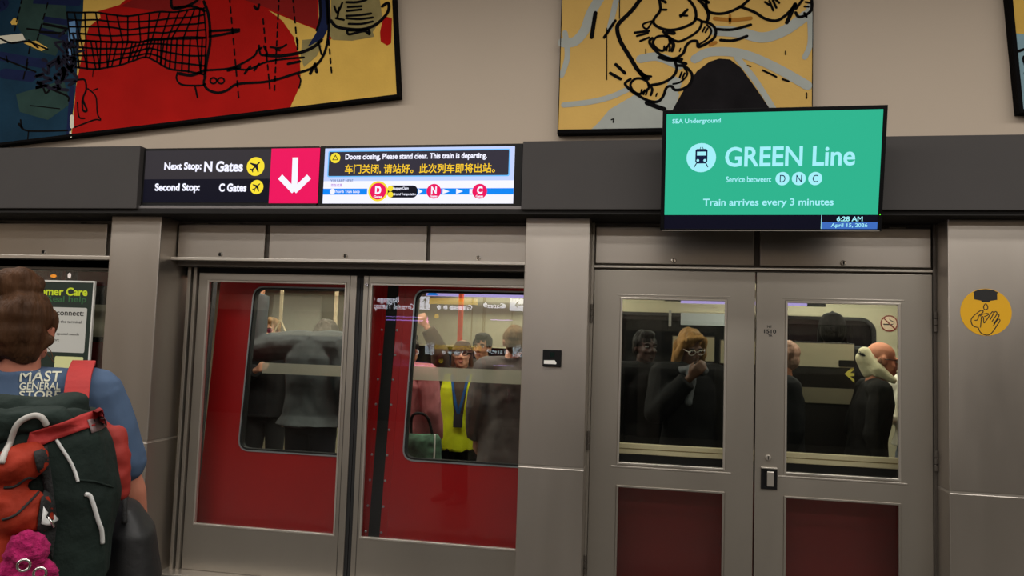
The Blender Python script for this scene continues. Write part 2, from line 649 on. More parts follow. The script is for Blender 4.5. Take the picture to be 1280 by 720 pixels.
def sliding_leaf(n, x0, x1, px0, px1, label, edge):
    fr = wallframe(0.3)
    d = struct(MB(fr).prism([(x0, 0.014), (x1, 0.014), (x1, 2.004), (x0, 2.004)], -0.045, 0.0,
                            [[(px0 - 0.012, 0.308), (px1 + 0.012, 0.308), (px1 + 0.012, 1.955), (px0 - 0.012, 1.955)]]),
               'door_%d' % n, STEEL_DOOR, 0.003, label=label)
    pane_with_trim(d, 0.3, px0, px1, 0.32, 1.943)
    MB(fr).rect(edge[0], 0.014, edge[1], 2.004, -0.05, -0.008).build('rubber_edge', RUBBER, d)
    gx = px1 + 0.035 if n == 1 else px0 - 0.028
    MB(fr).rect(gx - 0.002, 0.014, gx + 0.002, 2.004, 0.0, 0.002).build('groove', STEEL_DARK, d)
    return d


sliding_leaf(1, -3.058, -1.914, -2.978, -1.994, 'left sliding glass platform door in a steel frame', (-1.914, -1.892))
d2 = sliding_leaf(2, -1.866, -0.64, -1.803, -0.70, 'right sliding glass platform door, its right edge behind the pier', (-1.888, -1.866))
MB().cyl((-1.842, 0.302, 1.945), (-1.842, 0.292, 1.945), 0.009).build('screw', CHROME, d2)


def swing_leaf(n, x0, x1, px0, px1, label):
    y = 0.18
    fr = wallframe(y)
    d = struct(MB(fr).prism([(x0, 0.014), (x1, 0.014), (x1, 2.058), (x0, 2.058)], -0.05, 0.0,
                            [[(px0 - 0.012, 0.896), (px1 + 0.012, 0.896), (px1 + 0.012, 1.893), (px0 - 0.012, 1.893)],
                             [(px0 - 0.012, 0.19), (px1 + 0.012, 0.19), (px1 + 0.012, 0.774), (px0 - 0.012, 0.774)]]),
               'door_%d' % n, STEEL_DOOR, 0.003, label=label)
    pane_with_trim(d, y, px0, px1, 0.908, 1.881)
    pane_with_trim(d, y, px0, px1, 0.202, 0.762, 'lower_glass_pane', STEEL_DOOR)
    MB(fr).rect(px0 - 0.045, 0.878, px1 + 0.045, 0.886, 0, 0.004).rect(px0 - 0.03, 1.905, px1 + 0.03, 1.911, 0, 0.004).build('ledge', STEEL_BRIGHT, d, 0.001)
    return d


d3 = swing_leaf(3, -0.342, 0.603, -0.167, 0.432, 'left steel swing door with upper and lower window')
d4 = swing_leaf(4, 0.611, 1.565, 0.785, 1.385, 'right steel swing door with recessed handle and number 1510')
for d, hx, zs in ((d3, -0.352, (1.79, 1.03, 0.3)), (d4, 1.574, (1.79, 1.02, 0.3))):
    for z in zs:
        h = MB()
        for k in range(3):
            h.cyl((hx, 0.162, z - 0.055 + k * 0.038), (hx, 0.162, z - 0.055 + k * 0.038 + 0.034), 0.011, seg=14)
        h.build('hinge', STEEL_DARK, d, 0.001)
# recessed pull, lock and number of the right swing door
MB(wallframe(0.18)).frame_rect(0.645, 0.806, 0.734, 0.925, 0.016, 0.0, 0.010).rect(0.65, 0.81, 0.73, 0.92, 0.0, 0.002).build('handle_recess', BLACK, d4, 0.002)
MB(wallframe(0.18)).rect(0.678, 0.822, 0.716, 0.908, 0.002, 0.014).build('handle', STEEL_BRIGHT, d4, 0.004)
MB(wallframe(0.18)).rect(0.645, 0.922, 0.734, 0.930, 0.0, 0.014).build('handle_hood', STEEL_BRIGHT, d4, 0.002)
lk = MB().cyl((0.684, 0.18, 0.985), (0.684, 0.168, 0.985), 0.017, 0.015).build('lock', STEEL_BRIGHT, d4, 0.002)
MB().box(0.682, 0.686, 0.164, 0.169, 0.975, 0.995).build('key_slot', BLACK, lk)
INK = mat('black_print', (14, 12, 11), 0.6)
f18 = wallframe(0.18)
MB(f18).textpx('NT', 959, 406.8, 965.2, 409.8, 0.0012, 0.03).textpx('1510', 955, 411.8, 970.2, 416.8, 0.0012, 0.03).textpx('TR', 960, 418.2, 965.5, 420.8, 0.0012, 0.03).build('number_lettering', INK, d4)

# ------------------------------------------------------------------ far side of the platform (mirrored in the glass)
YO = -9.0
struct(MB().box(-9, 9, YO - 0.3, YO, 2.75, 4.3), 'wall_front', WALLP)
struct(MB().box(-9, 9, YO - 0.3, YO + 0.12, 2.37, 2.75), 'trim_14', FASCIA)
struct(MB().box(-9, 9, YO - 0.3, YO, 2.08, 2.37), 'trim_15', STEEL)
struct(MB().box(-9, 9, YO - 0.3, YO - 0.2, 0, 2.08), 'wall_front_lower', SHADOWGAP)
for i in range(5):
    x = -7.4 + i * 3.6
    struct(MB().box(x, x + 0.4, YO - 0.2, YO, 0, 2.08), 'pillar_%d' % (4 + i), STEEL_DARK)


# ================================================================== signs and screens
PINK = emit('pink_screen', (238, 10, 92), 1.0)
SCREEN_WHITE = emit('white_screen_print', (238, 238, 255), 1.1)
SCREEN_YELLOW = emit('yellow_screen_print', (250, 225, 50), 1.0)
SCREEN_BLUE = emit('blue_screen_band', (0, 135, 245), 1.0)
SCREEN_NAVY = emit('navy_screen_ground', (12, 12, 30), 0.8)
SCREEN_ROW = emit('grey_screen_row', (52, 48, 52), 1.0)
SCREEN_BROWN = emit('dark_screen_message_box', (50, 46, 58), 1.0)
SCREEN_INK = emit('dark_screen_ink', (20, 14, 40), 0.6)
SCREEN_SKY = emit('pale_blue_screen_ground', (196, 212, 255), 1.0)
SCREEN_CYAN = emit('light_blue_screen_outline', (110, 190, 255), 1.0)
SCREEN_ORANGE = emit('amber_screen_print', (255, 206, 40), 1.0)


def plane_icon(mb, c, r, n):
    """a small aircraft silhouette pointing up and right"""
    a = math.radians(45)
    P = [(0, 1), (0.1, 0.85), (0.12, 0.35), (0.95, -0.15), (0.95, -0.33), (0.12, -0.12), (0.1, -0.6), (0.36, -0.8), (0.36, -0.93), (0, -0.82)]
    P += [(-x, y) for x, y in P[-2:0:-1]]
    Q = [(c[0] + r * (x * math.cos(-a) - y * math.sin(-a)), c[1] + r * (x * math.sin(-a) + y * math.cos(-a))) for x, y in P]
    mb.prism(Q, n - 0.0004, n)


def arrow_down(mb, fr, shaft, tip, arms, wpx, n):
    s = [fr.px(*q) for q in shaft]
    hw = wpx / 2
    t = fr.px(*tip)
    mb.prism([(s[0][0] - hw, s[0][1]), (s[0][0] + hw, s[0][1]), (t[0] + hw, t[1] + hw), (t[0] - hw, t[1] + hw)], n - 0.0005, n)
    for a in arms:
        q = fr.px(*a)
        d = Vector((t[0] - q[0], t[1] - q[1])).normalized()
        e = Vector((-d.y, d.x)) * hw
        mb.prism([(q[0] + e.x, q[1] + e.y), (q[0] - e.x, q[1] - e.y), (t[0] - e.x, t[1] - e.y), (t[0] + e.x, t[1] + e.y)], n - 0.0005, n + 0.0001)


# --- long display over the sliding doors: left unit
FD = wallframe(-0.115)
FDu = FD
disp = thing('next_stop_display', 'dark display over the sliding doors reading Next Stop N Gates, with a red arrow panel', 'display', (-2.63, -0.115, 2.4))
MB(FD).rect(-3.238, 2.395, -2.036, 2.768, -0.11, -0.001).build('housing', BLACK, disp, 0.003)
a = FD.px(183, 188)
b = FD.px(337, 253.4)
mid = FD.px(260, 223.8)[1]
x0, x1, zt, zb = a[0], b[0], 2.752, 2.415
MB(FD).rect(x0, zb, x1, mid, -0.001, 0.001).build('screen', SCREEN_NAVY, disp)
MB(FD).rect(x0, mid, x1, zt, -0.001, 0.001).build('next_stop_row', SCREEN_ROW, disp)
MB(FD).textpx('Next Stop:', 205.6, 203, 252, 215, 0.0022, 0.042).textpx('N Gates', 255.5, 201.4, 304, 214.9, 0.0022, 0.042) \
    .textpx('Second Stop:', 193.8, 229.2, 250, 241.5, 0.0022, 0.042).textpx('C Gates', 274, 229.3, 308.4, 239.8, 0.0022, 0.042).build('lettering', SCREEN_WHITE, disp)
for cx, cy, r in ((319.6, 208.2, 11), (321, 233.9, 8.3)):
    c = FD.px(cx, cy)
    R_ = FD.px(cx + r, cy)[0] - c[0]
    ic = MB(FD).prism(circ(c, R_), 0.001, 0.002).build('gate_icon', SCREEN_YELLOW, disp)
    pl = MB(FD)
    plane_icon(pl, c, R_ * 0.72, 0.003)
    pl.build('aircraft_symbol', SCREEN_INK, ic)
ap = MB(FD).rect(FD.px(337.8, 220)[0], 2.411, FD.px(398.5, 220)[0], 2.756, -0.001, 0.0015).build('arrow_panel', PINK, disp)
am = MB(FD)
arrow_down(am, FD, [(369.5, 197)], (367.9, 239), [(350.5, 221), (386.5, 221)], 0.038, 0.003)
am.build('arrow', SCREEN_WHITE, ap)

# --- right unit: message and line map
disp = thing('line_map_display', 'bright display over the sliding doors with closing-doors message and line map', 'display', (-1.41, -0.115, 2.4))
MB(FD).rect(-2.027, 2.395, -0.757, 2.768, -0.11, -0.001).build('housing', BLACK, disp, 0.003)
sx0, sx1 = FD.px(405, 220)[0], FD.px(642.5, 220)[0]
MB(FD).rect(sx0, 2.41, sx1, 2.752, -0.001, 0.001).build('screen', SCREEN_WHITE, disp)
MB(FD).rect(sx0, FD.px(520, 226)[1], sx1, 2.752, 0.001, 0.0014).build('sky_ground', SCREEN_SKY, disp)
bx0, bx1, bz0, bz1 = FD.px(410.2, 200)[0], FD.px(637.6, 200)[0], FD.px(520, 221)[1], FD.px(520, 187.4)[1]
MB(FD).prism(rrect(bx0, bz0, bx1, bz1, 0.012), 0.0014, 0.0022).build('message_outline', SCREEN_CYAN, disp)
MB(FD).prism(rrect(bx0 + 0.007, bz0 + 0.007, bx1 - 0.007, bz1 - 0.007, 0.008), 0.0022, 0.0030).build('message_box', SCREEN_BROWN, disp)
MB(FD).textpx('Doors closing, Please stand clear. This train is departing.', 432, 191.7, 608.8, 200.8, 0.004, 0.035).build('message_lettering', SCREEN_WHITE, disp)
MB(FD).textpx('车门关闭, 请站好。此次列车即将出站。', 431.5, 204.8, 619, 217.2, 0.004, 0.015).build('chinese_lettering', SCREEN_ORANGE, disp)
c = FD.px(419.5, 197.6)
wi = MB(FD).prism(circ(c, 0.032), 0.003, 0.004).build('warning_icon', SCREEN_YELLOW, disp)
MB(FD).prism([(c[0] - 0.020, c[1] - 0.014), (c[0] + 0.020, c[1] - 0.014), (c[0], c[1] + 0.021)], 0.004, 0.0045,
             [[(c[0] - 0.013, c[1] - 0.010), (c[0] + 0.013, c[1] - 0.010), (c[0], c[1] + 0.012)]]).build('triangle', SCREEN_INK, wi)
vz0, vz1 = FD.px(520, 243.2)[1], FD.px(520, 235.6)[1]
bb = MB(FD).rect(sx0, vz0, FD.px(459, 240)[0], vz1, 0.001, 0.002).rect(FD.px(515, 240)[0], vz0, sx1, vz1, 0.001, 0.002)
bb.build('line_band', SCREEN_BLUE, disp)
tm = MB(FD)
zc = (vz0 + vz1) / 2
for xa, xb in ((523, 528.5), (553.5, 562), (570.3, 578.8)):
    ua, ub = FD.px(xa, 239)[0], FD.px(xb, 239)[0]
    tm.prism([(ua, zc - 0.016), (ub, zc), (ua, zc + 0.016)], 0.002, 0.003)
ua = FD.px(587, 239)[0]
tm.rect(ua, zc - 0.014, ua + 0.02, zc + 0.014, 0.002, 0.003)
cc = FD.px(415.8, 239.5)
tm.prism(circ(cc, 0.017), 0.002, 0.003)
tm.textpx('North Train Loop', 420, 237.6, 449.8, 242.4, 0.003, 0.02)
tm.build('band_print', SCREEN_WHITE, disp)
MB(FD).textpx('YOU ARE HERE', 413.3, 224.4, 441.6, 227.8, 0.003, 0.01).build('here_lettering', emit('slate_screen_ink', (90, 100, 150), 1), disp)
MB(FD).textpx('您在这里', 413.8, 229.8, 428, 233.4, 0.003, 0.01).build('here_chinese_lettering', emit('violet_screen_ink', (170, 90, 200), 1), disp)
pill = MB(FD).prism(rrect(FD.px(484, 239)[0], FD.px(500, 247.2)[1], FD.px(522, 239)[0], FD.px(500, 232)[1], 0.030), 0.003, 0.004).build('transfer_box', SCREEN_NAVY, disp)
MB(FD).textpx('Baggage Claim', 491.8, 233.8, 511, 238, 0.0048, 0.02).textpx('Ground Transportation', 491.8, 241.2, 520, 245.2, 0.0048, 0.02).build('lettering', SCREEN_WHITE, pill)
for q in ((488.3, 235.6), (488.3, 243.4)):
    MB(FD).prism(circ(FD.px(*q), 0.0175), 0.004, 0.0052).build('transfer_icon', SCREEN_YELLOW, pill)
for ch, cx, r, ringed in (('D', 472.9, 10.4, True), ('N', 542.6, 9.1, False), ('C', 599.8, 9.1, False)):
    c = FD.px(cx, 239.3)
    rr = r * 0.00492
    st = MB(FD).prism(circ(c, rr), 0.005, 0.006).build('station_dot', PINK, disp)
    if ringed:
        MB(FD).ring(c, rr, rr + 0.011, 0.005, 0.006).build('here_ring', SCREEN_YELLOW, st)
    MB(FD).text(ch, c[0] - rr * 0.36, c[0] + rr * 0.40, c[1] + rr * 0.14, rr * 1.0, 0.0068, 0.05) \
        .text('Gates', c[0] - rr * 0.5, c[0] + rr * 0.5, c[1] - rr * 0.66, rr * 0.3, 0.0068, 0.03).build('lettering', SCREEN_WHITE, st)
struct(MB().box(-3.243, -0.752, -0.13, 0.0, 2.373, 2.393), 'trim_16', mat('grey_metal_rail', (120, 116, 116), 0.4, 0.7), 0.003, label='metal rail under the two displays')

# --- green line screen, tilted down, on arms from the band
tilt = math.radians(10.5)
FT = Frame((0.61, -0.36, 2.545), (1, 0, 0.004), (0, -math.sin(tilt), math.cos(tilt)))
tv = thing('platform_screen', 'large green monitor reading GREEN Line, tilted down over the swing doors', 'monitor', (0.61, -0.30, 2.22))
o_ = FT.pts([(827, 138), (1110.5, 131.3), (1100.5, 290.5), (827, 286.3)])
U0, U1 = (o_[0][0] + o_[3][0]) / 2, (o_[1][0] + o_[2][0]) / 2
V1, V0 = (o_[0][1] + o_[1][1]) / 2, (o_[2][1] + o_[3][1]) / 2
MB(FT).rect(U0, V0, U1, V1, -0.05, -0.002).build('back_shell', BLACK, tv, 0.006)
BW = 0.020
MB(FT).prism([(U0, V0), (U1, V0), (U1, V1), (U0, V1)], -0.002, 0.006, [[(U0 + BW, V0 + 0.009), (U1 - BW, V0 + 0.009), (U1 - BW, V1 - BW), (U0 + BW, V1 - BW)]]).build('bezel', mat('black_bezel', (6, 6, 8), 0.5, spec=0.12), tv, 0.002)
MB(FT).rect(U0 + 0.01, V0 - 0.0015, U1 - 0.01, V0 + 0.003, 0.004, 0.009).build('bezel_strip', STEEL_BRIGHT, tv)
gz = FT.px(962, 268.6)[1]
MB(FT).rect(U0 + BW, V0 + 0.009, U1 - BW, gz, -0.002, 0.001).build('status_bar', SCREEN_NAVY, tv)
MB(FT).rect(U0 + BW, gz, U1 - BW, V1 - BW, -0.002, 0.001).build('screen', emit('green_screen', (46, 180, 142), 1.0), tv)
CY = emit('pale_cyan_screen_print', (165, 240, 250), 1.0)
DK = emit('dark_blue_screen_ink', (18, 30, 70), 0.8)
c = FT.px(876.5, 196.8)
R_ = FT.px(895, 196.8)[0] - c[0]
t_ = MB(FT).textpx('SEA Underground', 840.2, 147.8, 900.5, 155.2, 0.0022, 0.02).textpx('GREEN Line', 906.3, 182.6, 1069, 208, 0.0022, 0.02) \
    .textpx('Service between:', 907.5, 220.2, 964, 227.6, 0.0022, 0.015).textpx('Train arrives every 3 minutes', 879, 248, 1042, 259.6, 0.0022, 0.02)
t_.build('lettering', CY, tv)
ti = MB(FT).prism(circ(c, R_), 0.001, 0.002).build('train_icon', CY, tv)
s = R_ / 75.0
q = lambda x, y: (c[0] + (x - 266) * s, c[1] - (y - 307) * s)
m_ = MB(FT).prism([q(236, 268), q(243, 262), q(290, 262), q(297, 268), q(297, 328), q(288, 337), q(245, 337), q(236, 328)], 0.002, 0.003,
                  [[q(244, 276), q(290, 276), q(290, 296), q(244, 296)], circ(q(249, 321), 7 * s, 12), circ(q(284, 321), 7 * s, 12)])
m_.stroke([q(243, 335), q(231, 355)], 5 * s, 0.003).stroke([q(290, 335), q(300, 355)], 5 * s, 0.003)
m_.stroke([q(258, 263), q(262, 253)], 3 * s, 0.003).stroke([q(275, 263), q(271, 253)], 3 * s, 0.003)
m_.build('train_symbol', DK, ti)
for ch, cx in (('D', 978), ('N', 998.5), ('C', 1019)):
    c = FT.px(cx, 223.4)
    r_ = FT.px(cx + 8.7, 223.4)[0] - c[0]
    st = MB(FT).prism(circ(c, r_), 0.001, 0.002).build('station_dot', CY, tv)
    MB(FT).text(ch, c[0] - r_ * 0.38, c[0] + r_ * 0.42, c[1], r_ * 1.1, 0.003, 0.0).build('letter', DK, st)
db = MB(FT).rect(FT.px(1027, 282)[0], V0 + 0.010, U1 - BW, FT.px(1060, 278)[1], 0.001, 0.002).build('date_box', emit('blue_date_box', (62, 108, 190), 1), tv)
MB(FT).textpx('April 15, 2026', 1038.8, 279.4, 1084.5, 285.6, 0.003, 0.015).build('lettering', CY, db)
MB(FT).textpx('6:28 AM', 1046, 270.8, 1078.5, 277, 0.003, 0.025).rect(FT.px(1026.6, 275)[0], V0 + 0.010, FT.px(1027.2, 275)[0], gz, 0.001, 0.002).build('clock_lettering', CY, tv)
MB(FT).prism(circ((U1 - 0.011, V0 + 0.085), 0.003, 10), 0.006, 0.007).build('power_light', emit('green_led', (90, 255, 40), 1.5), tv)
MB().box(0.35, 0.42, -0.285, -0.15, 2.46, 2.53).build('mount_arm', BLACK, tv, 0.004)
MB().box(0.80, 0.87, -0.285, -0.15, 2.46, 2.53).build('mount_arm', BLACK, tv, 0.004)

# --- hand sanitizer sticker on the right pier
FP = wallframe(0.0)
sk = thing('hand_sanitizer_sticker', 'round yellow sticker of a dispenser dripping onto two hands, on right pier', 'sticker', (1.77, 0.0, 1.846))
c = FP.px(1232.2, 390.2)
SR = 0.1265
q = lambda x, y: (c[0] + (x - 375) / 233 * SR, c[1] - (y - 362) / 213 * SR)
MB(FP).prism(circ(c, SR, 48), 0.0, 0.0015).build('disc', mat('yellow_vinyl', (214, 160, 6), 0.45), sk)
MB(FP).prism([q(*p) for p in ((262, 182), (305, 162), (375, 153), (445, 162), (488, 182), (478, 192), (478, 248), (416, 258), (406, 272), (342, 272), (332, 258), (272, 248), (266, 192))], 0.0015, 0.0022).build('dispenser', INK, sk)
hd = MB(FP)
W_ = 0.0048
for P, cl in (([(373, 286), (356, 310), (358, 332), (373, 340), (389, 332), (391, 310)], True),
              ([(350, 352), (330, 348), (300, 368), (255, 408), (240, 440), (250, 478), (272, 496), (304, 502)], False),
              ([(304, 502), (324, 545), (365, 567), (405, 563), (440, 530), (470, 484), (500, 438), (494, 424), (478, 430), (442, 482)], False),
              ([(324, 500), (330, 450), (334, 410), (342, 402), (352, 412), (356, 458), (375, 440), (425, 366), (438, 358), (446, 368), (412, 430)], False),
              ([(446, 366), (462, 354), (474, 364), (470, 384), (430, 444)], False), ([(472, 380), (488, 380), (490, 398), (446, 462)], False),
              ([(350, 352), (346, 366), (310, 396), (304, 420), (294, 436), (274, 438)], False), ([(322, 398), (350, 380), (392, 374), (398, 384), (362, 402)], False)):
    hd.stroke([q(*p) for p in P], W_, 0.002, closed=cl)
hd.build('hands_symbol', INK, sk)

# --- card reader on the middle pier
cr = thing('card_reader', 'small black square card reader with white strip on middle steel pier', 'card reader', (-0.562, 0, 1.512))
MB(FP).rect(-0.617, 1.463, -0.508, 1.562, 0.0, 0.018).build('housing', BLACK, cr, 0.004)
MB(FP).rect(-0.573, 1.520, -0.548, 1.548, 0.018, 0.019).build('sensor_window', mat('green_black_lens', (10, 26, 22), 0.2), cr)
st = MB(FP).prism([(-0.608, 1.479), (-0.536, 1.479), (-0.534, 1.486), (-0.545, 1.502), (-0.608, 1.500)], 0.018, 0.0195).build('white_strip', WHITE, cr)

# --- poster on the fixed pane at far left
bay = struct(MB(wallframe(0.2)).frame_rect(-5.4, 0.0, -3.53, 2.066, 0.05, -0.06, 0.0), 'window_1', STEEL_DARK, label='dark fixed glass panel at far left behind the poster')
MB(wallframe(0.2)).rect(-5.36, 0.04, -3.57, 2.03, -0.034, -0.028).build('glass_pane', DOOR_GLASS, bay)
F2 = wallframe(0.185)
po = thing('customer_care_poster', 'framed dark green Customer Care poster behind the head of the backpacker', 'poster', (-4.08, 0.18, 1.0))
PX1, PZ1 = F2.px(119.2, 351.4)
PX0, PZ0 = PX1 - 0.63, PZ1 - 0.93
MB(F2).frame_rect(PX0, PZ0, PX1, PZ1, 0.012, -0.014, 0.004).build('frame', WHITE, po, 0.002)
MB(F2).rect(PX0 + 0.012, PZ0 + 0.012, PX1 - 0.012, PZ1 - 0.012, -0.014, 0.0).build('sheet', mat('dark_green_print', (28, 44, 36), 0.5), po)
lime = mat('lime_print', (206, 224, 40), 0.5)
MB(F2).textpx('Customer Care', 25, 359, 109.8, 369.2, 0.0015, 0.03).build('heading_lettering', lime, po)
MB(F2).textpx('Real help', 58.5, 370, 108.3, 379.8, 0.0015, 0.015).build('subheading_lettering', mat('green_print', (52, 104, 62), 0.5), po)
p0, p1 = F2.px(109.2, 385), F2.px(107, 441.5)
wp = MB(F2).prism(rrect(PX0 + 0.06, p1[1], p0[0], p0[1], 0.012), 0.0, 0.001).build('text_panel', mat('pale_grey_print', (196, 196, 190), 0.5), po)
MB(F2).textpx('you connect:', 53, 388.6, 104.8, 396.5, 0.0018, 0.012).textpx('in the terminal', 71, 400.4, 102, 404, 0.0018, 0.005) \
    .textpx('special needs', 71, 416, 99, 420, 0.0018, 0.005).textpx('airport', 60, 423, 74, 427.5, 0.0018, 0.005).build('lettering', INK, wp)
p2, p3 = F2.px(68.8, 445), F2.px(104.4, 445)
MB(F2).prism(rrect(p2[0], p2[1] - (p3[0] - p2[0]), p3[0], p2[1], 0.01), 0.0, 0.001).build('code_panel', mat('pale_yellow_print', (220, 222, 160), 0.5), po)
for x_, y_, rx, c_ in ((66.5, 345, 0.024, (255, 150, 20)), (86.5, 344.5, 0.012, (245, 225, 215))):  # added glowing spots stand in for lights reflected in the glass
    F3 = wallframe(0.3)
    u, v = F3.px(x_, y_)
    lp = thing('reflected_light', 'small %s added glow imitating a light reflected in the glass over the poster' % ('orange' if rx > 0.02 else 'white'), 'light spot', (u, 0.31, v))
    MB().box(u - 0.035, u + 0.035, 0.305, 0.34, v - 0.03, v + 0.06).build('housing', BLACK, lp, 0.003)
    MB().ball((u, 0.303, v), (rx, 0.012, 0.012 if rx > 0.02 else 0.02)).build('lens', emit('reflected_light_glow_%d' % c_[1], c_, 1.0), lp, smooth=True)


# ================================================================== paintings on the wall
YEL = mat('ochre_yellow_paint', (204, 166, 80), 0.75, spec=0.05, var=0.14, vscale=3, bump=0.15, bscale=60)
YEL2 = mat('sand_yellow_paint', (198, 162, 92), 0.75, spec=0.05, var=0.10, vscale=2.5, bump=0.15, bscale=60)
REDP = mat('deep_red_paint', (160, 20, 16), 0.75, spec=0.05, var=0.16, vscale=3, bump=0.1, bscale=50)
REDD = mat('dull_red_paint', (126, 26, 24), 0.75, spec=0.05, var=0.12, vscale=4)
BLUEP = mat('petrol_blue_paint', (22, 48, 66), 0.75, spec=0.05, var=0.3, vscale=4, bump=0.1, bscale=50)
NAVYP = mat('navy_paint', (24, 32, 64), 0.75, spec=0.05, var=0.2, vscale=8)
GREENP = mat('dark_sea_green_paint', (40, 60, 56), 0.75, spec=0.05, var=0.25, vscale=7)
GREYP = mat('blue_grey_paint', (158, 162, 156), 0.75, spec=0.05, var=0.08, vscale=6)
KHAKI = mat('khaki_wash_paint', (134, 122, 80), 0.75, spec=0.05, var=0.2, vscale=14)
BLACKP = mat('black_brush_paint', (9, 8, 9), 0.75, spec=0.05, bump=0.3, bscale=60)
BROWNP = mat('brown_paint', (160, 108, 44), 0.75, spec=0.05)
PALEP = mat('pale_paint', (205, 200, 182), 0.75, spec=0.05)


def painting(name, label, fr, u0, v0, u1, v1, base, depth, side, bw):
    t = thing(name, label, 'painting', fr.p(0, 0, -0.05))
    MB(fr).rect(u0 + bw, v0 + bw, u1 - bw, v1 - bw, -depth, 0.0).build('canvas', base, t)
    MB(fr).frame_rect(u0, v0, u1, v1, bw, -depth, 0.003).build('frame', side, t, 0.001)
    return t


def clipper(u0, v0, u1, v1):
    return lambda P: [(min(u1, max(u0, a)), min(v1, max(v0, b))) for a, b in P]


# --- large tilted painting at left: red field, blue field and net of black lines
ang = math.radians(5.4)
_o = wallframe(-0.06).px(499.5, 121)
FA = Frame((_o[0], -0.06, _o[1]), (math.cos(ang), 0, math.sin(ang)), (-math.sin(ang), 0, math.cos(ang)))
A0, A1, AH = -3.45, 0.0, 1.05
art = painting('painting', 'large tilted painting at left with red and blue fields and a net of black lines', FA, A0, 0, A1, AH, YEL, 0.058, BLACKP, 0.018)
cl = clipper(A0 + 0.018, 0.018, A1 - 0.018, AH - 0.018)
T = lambda P: [FA.px(*p) for p in P]
red = [(90, 185), (95, 110), (104, 60), (116, 16), (150, 6), (178, -20), (345, -70), (398, -40), (398, 38), (372, 28), (336, 13), (353, 26), (367, 46), (375, 75), (376, 105), (363, 138), (362, 155), (250, 165)]
MB(FA).prism(cl(T(red)), 0, 0.0008).build('red_field', REDP, art)
MB(FA).prism(T([(262, -8), (395, -30), (397, 36), (372, 27), (340, 12), (300, -2)]), 0.0008, 0.0012).prism(T([(150, 8), (178, -6), (255, -12), (250, 6), (200, 14)]), 0.0008, 0.0012).build('dull_red_wash', REDD, art)
MB(FA).prism(cl(T([(-200, 240), (-200, -200), (104, -100), (104, 12), (98, 60), (95, 110), (88, 195)])), 0, 0.0009).build('blue_field', BLUEP, art)
MB(FA).prism(T([(28, -5), (82, -8), (84, 40), (70, 70), (40, 62), (20, 30)]), 0.0009, 0.0012).prism(T([(20, 118), (80, 100), (88, 130), (60, 150), (25, 140)]), 0.0009, 0.0012).build('green_wash', GREENP, art)
nv = MB(FA)
for P, wd in (([(50, 38), (90, 50)], 9), ([(42, 0), (98, 3)], 10), ([(0, 70), (55, 80)], 12), ([(5, 92), (40, 96)], 14), ([(55, 24), (95, 30)], 8), ([(86, 168), (90, 110)], 7), ([(5, 5), (0, 8)], 16)):
    nv.stroke(T(P), wd * 0.0052, 0.0014)
nv.prism(T([(398, -6), (412, -6), (414, 28), (404, 48), (388, 57), (385, 58), (396, 40), (399, 20)]), 0.0013, 0.0018).build('navy_strokes', NAVYP, art)
MB(FA).prism(T([(414, -4), (474, -6), (478, 22), (466, 40), (468, 46), (440, 51), (416, 50), (410, 42), (414, 24)]), 0.0009, 0.0012).prism(T([(378, 50), (398, 48), (402, 58), (396, 70), (380, 84), (376, 70)]), 0.0009, 0.0013).build('khaki_wash', KHAKI, art)
MB(FA).prism(T([(480, 20), (490, 23), (489, 54), (484, 57), (476, 52), (475, 40)]), 0.0009, 0.0014).prism(T([(410, 42), (415, 48), (412, 50), (409, 48)]), 0.0012, 0.0016).build('red_dab', REDP, art)
pw = MB(FA)
pw.prism(T([(0, 45), (28, 42), (32, 50), (0, 55)]), 0.0014, 0.0018)
pw.stroke(T([(90, 146), (90, 158)]), 0.03, 0.0018)
pw.stroke(T([(88, 165), (89, 171)]), 0.014, 0.0018)
pw.build('pale_dabs', PALEP, art)
yl = MB(FA)
yl.prism(T([(103, 38), (112, 18), (124, 15), (126, 22), (112, 33)]), 0.0014, 0.0018).prism(T([(13, 28), (18, 22), (23, 25), (21, 31), (15, 31)]), 0.0014, 0.0018)
yl.prism(T([(30, 54), (45, 51), (60, 60), (52, 64)]), 0.0014, 0.0018).build('yellow_dabs', YEL, art)
MB(FA).prism(T([(82, 58), (90, 56), (92, 80), (84, 82)]), 0.0014, 0.0018).prism(T([(85, 28), (94, 26), (96, 48), (86, 52)]), 0.0014, 0.0018).build('light_blue_dabs', mat('light_blue_paint', (96, 134, 176), 0.75, spec=0.05), art)
ln = MB(FA)
PXU = 0.0068
N_ = 0.0026
top = smooth_path([(84, 16), (120, 16), (160, 20), (200, 16), (235, 13), (255, 10)], k=6)
midl = smooth_path([(88, 50), (120, 52), (160, 53), (190, 50), (215, 48), (258, 47)], k=6)
low = smooth_path([(92, 84), (120, 87), (150, 81), (182, 72), (212, 86), (256, 93)], k=6)
rj = random.Random(3)
lerp = lambda a, b, t: tuple(x + (y - x) * t for x, y in zip(a, b))
for A, B, rows, wv in ((top, midl, 4, 1.9), (midl, low, 4, 1.9)):
    for r in range(rows + 1):
        ln.stroke(T([(lerp(a, b, r / rows)[0], lerp(a, b, r / rows)[1] + rj.uniform(-1.2, 1.2)) for a, b in zip(A[::3], B[::3])]), PXU * wv, N_)
    step = 2 if A is top else 1
    for i in range(0, len(A), step):
        j = min(len(A) - 1, i + rj.choice((0, 0, 1)))
        ln.stroke(T([A[i], lerp(A[i], B[j], 0.5)[:1] + (lerp(A[i], B[j], 0.5)[1],), B[j]]), PXU * 1.7, N_)
